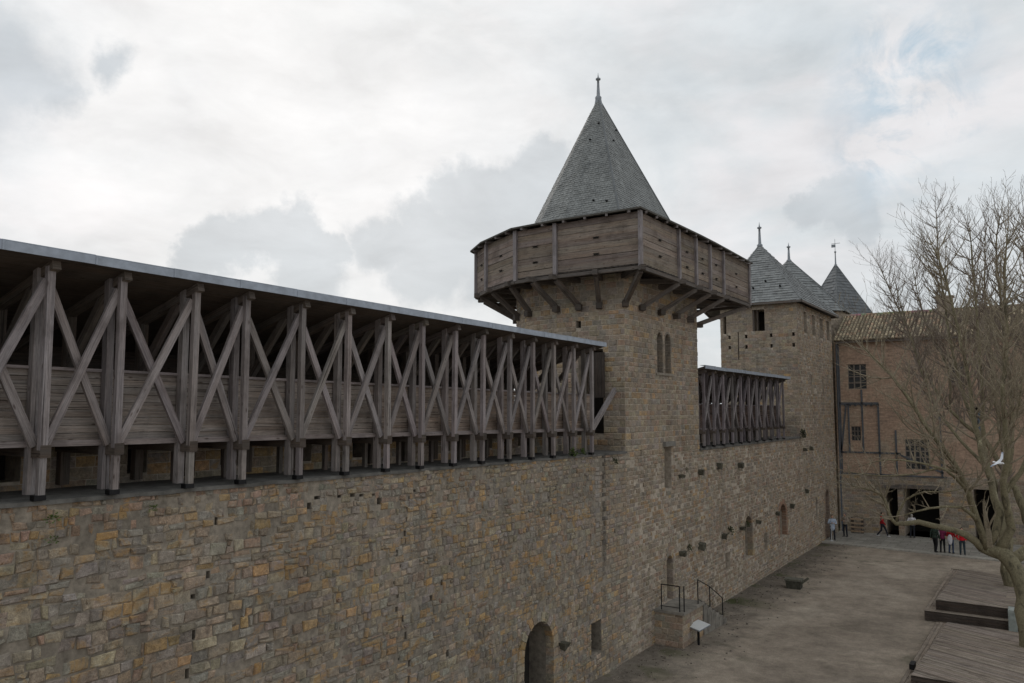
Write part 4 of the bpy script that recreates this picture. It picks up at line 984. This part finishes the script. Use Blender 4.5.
def shoot(mb, rt, p, d, L, r, lvl, up):
    n = max(3, int(L / .38)); pts = [p]; rads = [r]; q = p; dd = d.normalized()
    kids = []
    for i in range(n):
        dd = (dd + V((rt.uniform(-1, 1), rt.uniform(-1, 1), rt.uniform(-1, 1))) * .14 + V((0, 0, up * 1.25))).normalized()
        q = q + dd * (L / n); t = (i + 1) / n; pts.append(q); rads.append(max(.0055, r * (1 - .8 * t)))
        if lvl > 0 and i >= 0:
            for _ in range(1 if lvl == 1 else (1 + (rt.random() < .55))):
                if rt.random() < (.8 if lvl > 1 else .75): kids.append((q.copy(), dd.copy(), rads[-1], t))
    mb.tube(pts, rads, 5 if r > .04 else (4 if r > .02 else 3), cap=False)
    for (k, kd, kr, t) in kids:
        s = kd.orthogonal().normalized(); s.rotate(Matrix.Rotation(rt.uniform(0, 6.28), 3, kd))
        nd = (kd * .75 + s * rt.uniform(.5, .95) + V((0, 0, .15))).normalized()
        shoot(mb, rt, k, nd, L * rt.uniform(.28, .6) * (1.1 - .5 * t), max(.007, kr * .62), lvl - 1, up)
def tree(label, base, limbs, seed, dens=1.0, Ls=(1.6, 3.4), lvl=2, tw=None):
    rt = random.Random(seed); t = empty('plane_tree', base, label, 'tree', 'bare plane trees in the courtyard')
    tr = MB(); cr = MB()
    for li in limbs:
        ctrl, kw = li if isinstance(li, tuple) and isinstance(li[1], dict) else (li, {})
        pts, rad = limb_pts([(*c[:3], c[3] * (.68 if c[3] < .27 else .88)) for c in ctrl])
        tr.tube(pts, rad, 12 if rad[0] > .2 else 8)
        s0 = kw.get('start', .25); n = len(pts); dn = kw.get('dens', 1.0) * dens; up = kw.get('up', .13)
        for i in range(int(n * s0), n):
            k = dn * (.7 + .9 * (i / n))
            while rt.random() < k:
                k -= 1
                d = (pts[min(i + 1, n - 1)] - pts[max(i - 1, 0)]).normalized(); s = d.orthogonal().normalized(); s.rotate(Matrix.Rotation(rt.uniform(0, 6.28), 3, d))
                nd = (d * rt.uniform(.2, .7) + s + V((0, 0, rt.uniform(0, .7)))).normalized()
                L = rt.uniform(*Ls) * kw.get('L', 1.0) * (1.15 - .5 * i / n)
                shoot(cr, rt, pts[i], nd, L, min(.045, rad[i] * .6 + .006), lvl, up)
        shoot(cr, rt, pts[-1], pts[-1] - pts[-2], rt.uniform(1.2, 2.2), max(.012, rad[-1]), lvl, up)
    tr.build('trunk', BARK, t, True); cr.build('crown', tw or TWIG, t)
    return t, len(cr.f)
def px(u, v, y):   # a bearing measured on site and a distance up the court, as a point
    c = V(((u - 512) / 785., -(v - 341.5) / 785., -1.)); w = CAMR @ c; return w * (y / w.y)
VPx, VPy = 530., 67.5
_Y = V((VPx, -VPy, -785.)).normalized(); _U = V((0, 785., -VPy)).normalized(); _X = _Y.cross(_U)
CAMR = Matrix((_X, _Y, _U))
L_ = lambda *a: [(*px(u, v, y), r) for u, v, y, r in a]
tA = [
 (L_((1031, 670, 37.0, .5), (1028, 645, 37.2, .36), (1026, 612, 37.5, .33), (1021, 585, 37.8, .32), (1010, 562, 38, .33), (1000, 551, 38.1, .3), (990, 546, 38, .24)), {'start': .99, 'dens': 0}),
 (L_((1000, 552, 38.2, .3), (984, 546, 38, .26), (966, 536, 37.5, .2), (945, 528, 37, .17), (918, 523, 36.5, .15), (896, 523, 36, .13), (889, 512, 36, .1), (884, 498, 36, .08), (872, 490, 36, .06), (852, 486, 36, .03)), {'start': .6, 'dens': .9, 'L': .6, 'up': .07}),
 (L_((896, 522, 36, .08), (905, 500, 36, .06), (925, 492, 36, .05), (945, 492, 36, .04), (965, 488, 36, .03)), {'dens': .6, 'L': .5, 'up': .1}),
 (L_((988, 546, 38, .26), (978, 522, 37.6, .2), (968, 492, 37, .17), (955, 462, 36.5, .15), (935, 438, 36, .13), (915, 408, 36, .11), (893, 378, 36, .08), (874, 358, 36, .05), (862, 345, 36, .03)), {'start': .25, 'dens': 1.0}),
 (L_((990, 545, 38, .26), (998, 515, 38, .22), (990, 480, 38.5, .19), (978, 440, 39, .16), (970, 390, 39.5, .12), (958, 330, 40, .09), (943, 270, 40, .06), (932, 245, 40, .03)), {'start': .3}),
 (L_((1001, 551, 38.2, .28), (1010, 528, 38, .24), (1004, 495, 37.6, .2), (1008, 450, 37.2, .17), (1003, 400, 37, .13), (1006, 330, 37, .09), (1004, 280, 37, .06), (1008, 232, 37, .03)), {'start': .3}),
 (L_((1010, 560, 38.3, .3), (1030, 545, 38.5, .24), (1045, 500, 39, .2), (1046, 420, 39.4, .15), (1036, 330, 40, .1), (1030, 260, 40, .05)), {'start': .3, 'dens': .7}),
 (L_((968, 492, 37, .1), (945, 470, 35.5, .08), (915, 462, 34.8, .06), (885, 460, 34.4, .04), (862, 466, 34.2, .02)), {'dens': .8, 'L': .6, 'up': .05}),
 (L_((962, 475, 37, .09), (940, 468, 36, .07), (915, 474, 35.3, .05), (880, 476, 35, .035), (850, 472, 35, .02)), {'dens': .8, 'L': .55, 'up': .05}),
 (L_((985, 465, 38.5, .1), (1000, 440, 38, .08), (1016, 418, 37.7, .06), (1022, 380, 37.5, .04)), {'dens': .6}),
 (L_((978, 522, 37.6, .12), (962, 508, 36.5, .09), (930, 508, 35.8, .06), (905, 515, 35.5, .04)), {'dens': .5, 'L': .4, 'up': .03}),
]
T = tree('large plane tree with a low limb reaching left over the visitors', tuple(px(1031, 670, 37.0)), tA, 5, 2.3)
tB = [
 (L_((1010, 594, 48.2, .42), (1007, 570, 48.2, .34), (1005, 530, 48.3, .32), (1000, 500, 48.5, .3)), {'start': .99, 'dens': 0}),
 (L_((1001, 505, 48.5, .24), (990, 470, 49, .2), (976, 430, 49.5, .16), (962, 390, 50, .13), (950, 340, 50, .1), (943, 290, 50, .08), (938, 250, 50, .05), (936, 212, 50, .02)), {'start': .3, 'dens': 1.2}),
 (L_((990, 470, 49, .15), (960, 440, 50, .12), (935, 405, 51, .1), (918, 360, 51.5, .08), (905, 320, 52, .05), (897, 290, 52, .03)), {'dens': 1.0}),
 (L_((1000, 505, 48.5, .22), (985, 455, 48, .18), (982, 400, 47.5, .14), (978, 330, 47, .1), (972, 260, 47, .06), (970, 232, 47, .03)), {'start': .3, 'dens': 1.2}),
 (L_((1001, 500, 48.5, .22), (1012, 450, 48.5, .18), (1010, 390, 48.5, .14), (1003, 320, 48.5, .1), (996, 250, 48.5, .06), (1000, 218, 48.5, .03)), {'start': .3, 'dens': 1.2}),
 (L_((1003, 495, 48.5, .2), (1030, 450, 49, .16), (1035, 380, 49, .12), (1028, 300, 49, .08), (1026, 220, 49, .04)), {'start': .3}),
]
T2 = tree('slimmer plane tree standing on the far deck behind the large one', tuple(px(1010, 594, 48.2)), tB, 6, 2.3, tw=TWIG2)
tC = [
 (L_((1036, 560, 57, .35), (1028, 520, 57, .28), (1010, 480, 57, .24), (985, 440, 57, .2)), {'start': .99, 'dens': 0}),
 (L_((985, 440, 57, .18), (950, 410, 57, .14), (925, 370, 57, .12), (908, 330, 57, .08), (890, 290, 57, .05), (880, 268, 57, .03)), {'start': .1, 'dens': 1.3}),
 (L_((1010, 480, 57, .2), (1000, 430, 57, .16), (990, 360, 57, .12), (985, 300, 57, .08), (985, 240, 57, .04)), {'start': .2, 'dens': 1.2}),
 (L_((950, 410, 57, .12), (948, 370, 57, .1), (925, 320, 57, .07), (915, 280, 57, .04), (912, 262, 57, .02)), {'start': .1, 'dens': 1.3}),
]
T3 = tree('farthest bare plane tree whose crown spreads over the palace roof', tuple(px(1036, 560, 57)), tC, 8, 1.7, tw=TWIG2)
print('crown faces', T[1], T2[1], T3[1])

# ------------------------------------------------------------------ people
def capsule(bm, a, b, ra, rb, n=10, sc=(1, 1, 1)):
    a = V(a); b = V(b); d = b - a; L = max(d.length, 1e-4); rot = d.to_track_quat('Z', 'Y').to_matrix().to_4x4()
    bmesh.ops.create_cone(bm, cap_ends=True, segments=n, radius1=ra, radius2=rb, depth=L, matrix=Matrix.Translation((a + b) / 2) @ rot)
    for p, r in ((a, ra), (b, rb)): bmesh.ops.create_uvsphere(bm, u_segments=n, v_segments=8, radius=r, matrix=Matrix.Translation(p))
def ball(bm, c, r, s=(1, 1, 1)):
    bmesh.ops.create_uvsphere(bm, u_segments=14, v_segments=10, radius=r, matrix=Matrix.Translation(V(c)) @ Matrix.Diagonal((*s, 1)))
def fuse(bm, name, m, parent, vox):
    me = bpy.data.meshes.new(name); bm.to_mesh(me); bm.free()
    o = bpy.data.objects.new(name, me); C.objects.link(o)
    md = o.modifiers.new('r', 'REMESH'); md.mode = 'VOXEL'; md.voxel_size = vox; md.use_smooth_shade = True
    md2 = o.modifiers.new('s', 'SMOOTH'); md2.factor = .5; md2.iterations = 3 if vox > .011 else 1
    dg = bpy.context.evaluated_depsgraph_get(); ev = o.evaluated_get(dg); nm = bpy.data.meshes.new_from_object(ev)
    o.modifiers.clear(); o.data = nm; nm.name = name; nm.materials.clear(); nm.materials.append(m)
    o.parent = parent; return o
def cloth(c): return m_plain('cloth', c, .85, 0, .2, 5)
SKIN = m_plain('skin', (.45, .27, .19), .6, 0, .05)
def person(x, y, rz, H, label, jacket, trousers, hair, shoes=(.03, .03, .03), stride=0.0, arm='down', long_coat=False, lean=0.0, gz=GZ + .06):
    k = H / 1.75; rt = empty('person', (x, y, gz), label, 'person', None, rz)
    # local axes: facing -y, x to its left; metres for a 1.75 m adult
    S = lambda p: V(p) * k
    J = {'hipL': (.095, 0, .92), 'hipR': (-.095, 0, .92)}
    if stride:
        J['kneeL'] = (.1, -.22 * stride - .05, .5); J['ankL'] = (.1, -.42 * stride, .09); J['kneeR'] = (-.1, .08 * stride - .03, .48); J['ankR'] = (-.1, .42 * stride, .12)
    else:
        J['kneeL'] = (.11, -.02, .5); J['ankL'] = (.13, .02, .085); J['kneeR'] = (-.11, -.03, .5); J['ankR'] = (-.12, .0, .085)
    J['shL'] = (.19, 0, 1.43); J['shR'] = (-.19, 0, 1.43)
    sw = stride * .3
    if arm == 'down': A = {'L': ((.25, .03 + sw * .5, 1.14), (.25, -.04 + sw, .9)), 'R': ((-.25, .03 - sw * .5, 1.14), (-.25, -.06 - sw, .9))}
    elif arm == 'pocket': A = {'L': ((.3, .08, 1.16), (.2, -.1, .98)), 'R': ((-.3, .08, 1.16), (-.2, -.1, .98))}
    else: A = {'L': ((.27, -.02, 1.17), (.12, -.24, 1.2)), 'R': ((-.27, -.02, 1.17), (-.1, -.25, 1.22))}
    bm = bmesh.new()
    ball(bm, S((0, -.01, 1.635)), .1 * k, (.8, .98, 1.15)); ball(bm, S((0, -.03, 1.575)), .07 * k, (.85, 1, .9))
    ball(bm, S((0, -.118, 1.61)), .016 * k, (.8, 1, 1.3)); ball(bm, S((.082, .005, 1.62)), .022 * k, (.5, .8, 1.2)); ball(bm, S((-.082, .005, 1.62)), .022 * k, (.5, .8, 1.2))
    capsule(bm, S((0, .01, 1.42)), S((0, 0, 1.56)), .06 * k, .052 * k)
    for c, r, s in (((0, 0, 1.33), .155, (1.12, .68, 1)), ((0, 0, 1.15), .135, (1.05, .72, 1.1)), ((0, .01, .97), .15, (1.1, .78, .85))): ball(bm, S(c), r * k, s)
    for q in 'LR':
        sg = 1 if q == 'L' else -1
        capsule(bm, S(J['hip' + q]), S(J['knee' + q]), .082 * k, .052 * k); capsule(bm, S(J['knee' + q]), S(J['ank' + q]), .052 * k, .036 * k)
        f = V(S(J['ank' + q])); capsule(bm, f + V((0, .03, -.04)) * k, f + V((0, -.16, -.055)) * k, .035 * k, .028 * k)
        e, h = A[q]; capsule(bm, S(J['sh' + q]), S(e), .05 * k, .038 * k); capsule(bm, S(e), S(h), .036 * k, .026 * k)
        hd = (V(h) - V(e)).normalized(); hp_ = V(h) + hd * .055; sd = hd.cross(V((sg, 0, 0))).normalized()
        capsule(bm, S(V(h) + hd * .01), S(hp_), .024 * k, .028 * k)
        for n_, (o_, l_) in enumerate(((-.03, .062), (-.01, .075), (.01, .07), (.03, .055))):
            b0 = hp_ + sd * o_; b1 = b0 + hd * l_ * .55 ; b2 = b1 + (hd * .8 + V((-sg * .5, 0, 0))).normalized() * l_ * .5
            capsule(bm, S(b0), S(b1), .0095 * k, .009 * k, 6); capsule(bm, S(b1), S(b2), .009 * k, .008 * k, 6)
        t0 = V(h) + hd * .02 + sd * -.02; t1 = t0 + (hd * .6 - sd).normalized() * .035; capsule(bm, S(t0), S(t1), .011 * k, .01 * k, 6); capsule(bm, S(t1), S(t1 + hd * .03), .01 * k, .009 * k, 6)
    fuse(bm, 'body', SKIN, rt, .0095)
    bm = bmesh.new()
    for c, r, s in (((0, 0, 1.35), .172, (1.12, .74, .95)), ((0, 0, 1.18), .158, (1.08, .8, 1.1)), ((0, .01, 1.0), .168, (1.08, .85, .85))): ball(bm, S(c), r * k, s)
    if long_coat: ball(bm, S((0, .01, .85)), .18 * k, (1.05, .9, 1.2))
    capsule(bm, S((-.15, 0, 1.42)), S((.15, 0, 1.42)), .068 * k, .068 * k); capsule(bm, S((0, .02, 1.45)), S((0, .01, 1.5)), .085 * k, .07 * k)
    for q in 'LR':
        e, h = A[q]; capsule(bm, S(J['sh' + q]), S(e), .066 * k, .055 * k); capsule(bm, S(e), S(V(h) - (V(h) - V(e)).normalized() * .02), .054 * k, .043 * k)
    fuse(bm, 'jacket', cloth(jacket), rt, .014)
    bm = bmesh.new(); ball(bm, S((0, .01, .93)), .155 * k, (1.12, .82, .8))
    for q in 'LR': capsule(bm, S(J['hip' + q]), S(J['knee' + q]), .093 * k, .067 * k); capsule(bm, S(J['knee' + q]), S(V(J['ank' + q]) + V((0, 0, .0))), .066 * k, .055 * k)
    fuse(bm, 'trousers', cloth(trousers), rt, .014)
    for q in 'LR':
        bm = bmesh.new(); f = S(J['ank' + q]); capsule(bm, f + V((0, .035, -.04)) * k, f + V((0, -.17, -.05)) * k, .042 * k, .037 * k); capsule(bm, f + V((0, .02, -.03)) * k, f + V((0, 0, .01)) * k, .045 * k, .042 * k)
        fuse(bm, 'shoe', m_plain('shoe_leather', shoes, .5), rt, .012)
    bm = bmesh.new(); ball(bm, S((0, .018, 1.665)), .106 * k, (.86, .98, 1.02)); ball(bm, S((0, .055, 1.6)), .08 * k, (.95, .7, 1.1)); fuse(bm, 'hair', m_plain('hair', hair, .7), rt, .012)
    return rt
RED = (.35, .012, .018); DK = (.022, .024, .032)
person(-13.0, 60.9, math.radians(20), 1.78, 'visitor in a pale blue jacket standing at the foot of the far tower', (.4, .46, .55), DK, (.05, .04, .03), arm='hold', long_coat=True)
person(-12.55, 63.0, math.radians(-20), 1.7, 'visitor in a beige top and dark trousers beside the plank stack', (.3, .25, .2), DK, (.1, .08, .09), arm='hold')
person(-10.28, 64.6, math.radians(85), 1.76, 'lone visitor in a red jacket striding past the palace doors', RED, DK, (.02, .015, .012), (.6, .6, .6), stride=.8)
person(-8.35, 65.2, math.radians(175), 1.72, 'visitor in a white jacket seen before the wide dark doorway', (.62, .6, .62), DK, (.3, .28, .25), arm='pocket')
person(-6.28, 59.4, math.radians(150), 1.8, 'visitor in a dark green jacket, leftmost of the group by the kerb', (.03, .045, .035), (.012, .012, .014), (.03, .025, .02), arm='down', stride=.25)
person(-5.88, 59.7, math.radians(200), 1.68, 'visitor in a maroon top next to the one in dark green', (.16, .02, .06), (.014, .014, .016), (.04, .03, .02), arm='hold')
person(-5.38, 59.65, math.radians(160), 1.66, 'visitor in a red top and blue jeans holding something white', RED, (.05, .07, .12), (.03, .025, .02), arm='hold')
person(-4.72, 59.4, math.radians(10), 1.74, 'visitor in a bright red jacket, rightmost of the group by the kerb', (.5, .01, .02), (.03, .045, .055), (.03, .02, .02), arm='pocket')
def soft_bag(x, y, z, s, c, nm, label, cat):
    bm = bmesh.new(); ball(bm, (0, 0, 0), .2, s); ball(bm, (0, .02, -.08), .19, s); capsule(bm, (-.07, 0, .16), (0, 0, .3), .012, .012, 6); capsule(bm, (0, 0, .3), (.07, 0, .16), .012, .012, 6)
    o = fuse(bm, nm, cloth(c), None, .015); o.location = (x, y, z); tag(o, label, cat)
soft_bag(-5.40, 59.36, GZ + 1.02, (.75, .4, 1.5), (.6, .6, .64), 'carrier_bag', 'white bag held by the visitor in red and blue jeans', 'bag')
soft_bag(-6.08, 59.45, GZ + 1.3, (.4, .3, .9), (.55, .5, .52), 'shoulder_bag', 'small pale bag between the visitors in dark green and maroon', 'bag')
mb = MB(); mb.tube([(0, 0, 0), (0, 0, 1.15)], [.025, .02], 8); mb.tube([(0, 0, 0), (0, 0, .05)], [.14, .12], 10); mb.tube([(-.06, 0, 1.15), (.06, 0, 1.15)], [.02, .02], 8)
o = mb.build('walking_pole', m_plain('pale_metal', (.5, .5, .5), .4)); o.location = (-13.0, 60.45, GZ + .06); tag(o, 'pale upright pole in front of the visitor in pale blue', 'pole')

# ------------------------------------------------------------------ gull in flight
bm = bmesh.new()
ball(bm, (0, 0, 0), .085, (.75, 2.0, .8)); ball(bm, (0, -.19, .03), .045, (.9, 1.2, 1)); capsule(bm, (0, -.12, .015), (0, -.18, .028), .05, .04); capsule(bm, (0, -.23, .025), (0, -.27, .015), .014, .006, 8)
for i in range(6): capsule(bm, (0, .12, 0), ((i - 2.5) * .022, .29, 0), .022, .014, 6)
for s, prof in ((1, [(.05, -.02, .02), (.22, -.07, .16), (.38, -.0, .30), (.52, .07, .36)]), (-1, [(.05, -.02, .02), (.22, -.07, .06), (.38, -.01, .04), (.54, .06, -.02)])):
    for a, b in zip(prof, prof[1:]):
        for k in range(6):
            w0 = .03 * k * (1 - a[0]); w1 = .03 * k * (1 - b[0]) * .9
            capsule(bm, (s * a[0], a[1] + w0, a[2]), (s * b[0], b[1] + w1, b[2]), .016, .012, 6)
gull_m, nt, b = mat('gull_plumage'); oc = N(nt, 'ShaderNodeTexCoord').outputs['Object']; sp = N(nt, 'ShaderNodeSeparateXYZ'); nt.links.new(oc, sp.inputs[0])
ab = N(nt, 'ShaderNodeMath', operation='ABSOLUTE'); nt.links.new(sp.outputs[0], ab.inputs[0])
nt.links.new(ramp(nt, ab.outputs[0], [(.0, (.75, .76, .78)), (.36, (.6, .64, .7)), (.46, (.25, .28, .34))]), b.inputs['Base Color']); b.inputs['Roughness'].default_value = .7
o = fuse(bm, 'gull', gull_m, None, .011); o.location = px(999, 463, 33); o.rotation_euler = (math.radians(10), math.radians(-18), math.radians(60)); o.scale = (.72, .72, .72); tag(o, 'white gull flying with raised wing in front of the tree branches', 'bird')

# ------------------------------------------------------------------ sky, sun
w = bpy.data.worlds.new('World'); sc.world = w; w.use_nodes = True; nt = w.node_tree; bg = nt.nodes['Background']
sunv = px(300, 60, 400).normalized(); el = math.radians(38); az = math.atan2(sunv.x, sunv.y)
sky = N(nt, 'ShaderNodeTexSky', sky_type='NISHITA', sun_disc=False); sky.sun_elevation = el; sky.sun_rotation = az; sky.dust_density = 2
gen = N(nt, 'ShaderNodeTexCoord').outputs['Generated']
nd = N(nt, 'ShaderNodeTexNoise', i_Scale=9.0, i_Detail=7.0, i_Roughness=.62); nt.links.new(gen, nd.inputs['Vector'])
sub = N(nt, 'ShaderNodeVectorMath', operation='SUBTRACT'); nt.links.new(nd.outputs['Color'], sub.inputs[0]); sub.inputs[1].default_value = (.5, .5, .5)
sca = N(nt, 'ShaderNodeVectorMath', operation='SCALE'); sca.inputs['Scale'].default_value = .13; nt.links.new(sub.outputs[0], sca.inputs[0])
wv = N(nt, 'ShaderNodeVectorMath', operation='ADD'); nt.links.new(gen, wv.inputs[0]); nt.links.new(sca.outputs[0], wv.inputs[1])
def mathn(op, a, b=None, clamp=False):
    n = N(nt, 'ShaderNodeMath', operation=op); n.use_clamp = clamp
    for i, x in enumerate((a, b)):
        if x is None: continue
        if hasattr(x, 'is_linked'): nt.links.new(x, n.inputs[i])
        else: n.inputs[i].default_value = x
    return n.outputs[0]
def blobs(lst, soft, vec):
    acc = None
    for (u, v, r) in lst:   # cloud bearings seen from the castle
        d = px(u, v, 500).normalized(); dn = N(nt, 'ShaderNodeVectorMath', operation='DISTANCE'); nt.links.new(vec, dn.inputs[0]); dn.inputs[1].default_value = d
        mr = N(nt, 'ShaderNodeMapRange', i_1=r * (1 - soft), i_2=r * (1 + soft), i_3=1.0, i_4=0.0); mr.interpolation_type = 'SMOOTHSTEP'; nt.links.new(dn.outputs['Value'], mr.inputs[0])
        acc = mr.outputs[0] if acc is None else mathn('MAXIMUM', acc, mr.outputs[0])
    return acc
str_ = N(nt, 'ShaderNodeMapping'); str_.inputs['Scale'].default_value = (1, 1, 2.4); nt.links.new(gen, str_.inputs['Vector'])
n_a = noise_(nt, str_.outputs[0], 2.2, 7, .58, .6); n_b = noise_(nt, str_.outputs[0], 6.5, 6, .55, .4)
c = ramp(nt, n_a, [(.32, (.58, .635, .67)), (.48, (.70, .735, .755)), (.62, (.81, .80, .81))])
glow = blobs([(250, 160, .26), (400, 175, .22), (130, 120, .16), (330, 215, .1)], .95, wv.outputs[0])
c = mix(nt, c, (1.0, .975, .96), mathn('MULTIPLY', glow, .72))
PXR = 1 / 785.
cum = blobs([(u, v, r * PXR) for u, v, r in [(300, 232, 30), (265, 244, 34), (225, 254, 28), (330, 248, 24), (196, 266, 22), (385, 240, 36), (420, 226, 36), (462, 214, 38), (500, 196, 36), (538, 182, 32), (550, 222, 46), (485, 252, 46), (425, 266, 40),
             (300, 275, 40), (832, 205, 30), (802, 214, 20), (862, 216, 24), (600, 258, 46)]], .25, wv.outputs[0])
c = mix(nt, c, (.565, .605, .635), mathn('MULTIPLY', cum, .68))
cum2 = blobs([(5, 66, .05), (40, 84, .03), (105, 58, .02), (-60, 80, .08)], .7, wv.outputs[0])
c = mix(nt, c, (.44, .50, .55), mathn('MULTIPLY', cum2, .65))
gap = blobs([(905, 95, .06), (880, 150, .045), (925, 60, .04)], .9, wv.outputs[0]); gapn = mathn('MULTIPLY', gap, ramp(nt, noise_(nt, gen, 14, 6, .65, .5), [(.42, 0.0), (.6, 1.0)]))
c = mix(nt, c, (.5, .6, .68), mathn('MULTIPLY', gapn, 1.0))
c = mix(nt, c, ramp(nt, n_b, [(.3, .84), (.48, .93), (.66, 1.0)]), 1, 'MULTIPLY')
c = mix(nt, c, ramp(nt, noise_(nt, str_.outputs[0], 18, 6, .6, .3), [(.3, .95), (.7, 1.0)]), 1, 'MULTIPLY')
# overcast veil over a little of the clear sky; Background strength stays at 0.1
cs_ = N(nt, 'ShaderNodeVectorMath', operation='SCALE'); cs_.inputs['Scale'].default_value = 10.0; nt.links.new(c, cs_.inputs[0])
fin = mix(nt, cs_.outputs[0], sky.outputs[0], .04)
nt.links.new(fin, bg.inputs['Color']); bg.inputs['Strength'].default_value = .1
sl = bpy.data.lights.new('Sun', 'SUN'); sl.energy = .6; sl.angle = math.radians(25); sl.color = (1, .95, .88)
so = bpy.data.objects.new('Sun', sl); C.objects.link(so)
sd_ = V((math.sin(az) * math.cos(el), math.cos(az) * math.cos(el), math.sin(el))); so.rotation_euler = sd_.to_track_quat('Z', 'Y').to_euler()
# ------------------------------------------------------------------ camera
cam = bpy.data.cameras.new('Camera'); cam.sensor_width = 36; cam.lens = 785 / 1024 * 36; cam.clip_end = 5000; cam.clip_start = .05
co = bpy.data.objects.new('Camera', cam); C.objects.link(co); co.matrix_world = CAMR.to_4x4(); sc.camera = co
sc.view_settings.view_transform = 'Standard'; sc.view_settings.look = 'None'; sc.view_settings.gamma = 1; sc.view_settings.exposure = .14
sc.render.resolution_x = 1024; sc.render.resolution_y = 683
sc.cycles.max_bounces = 6
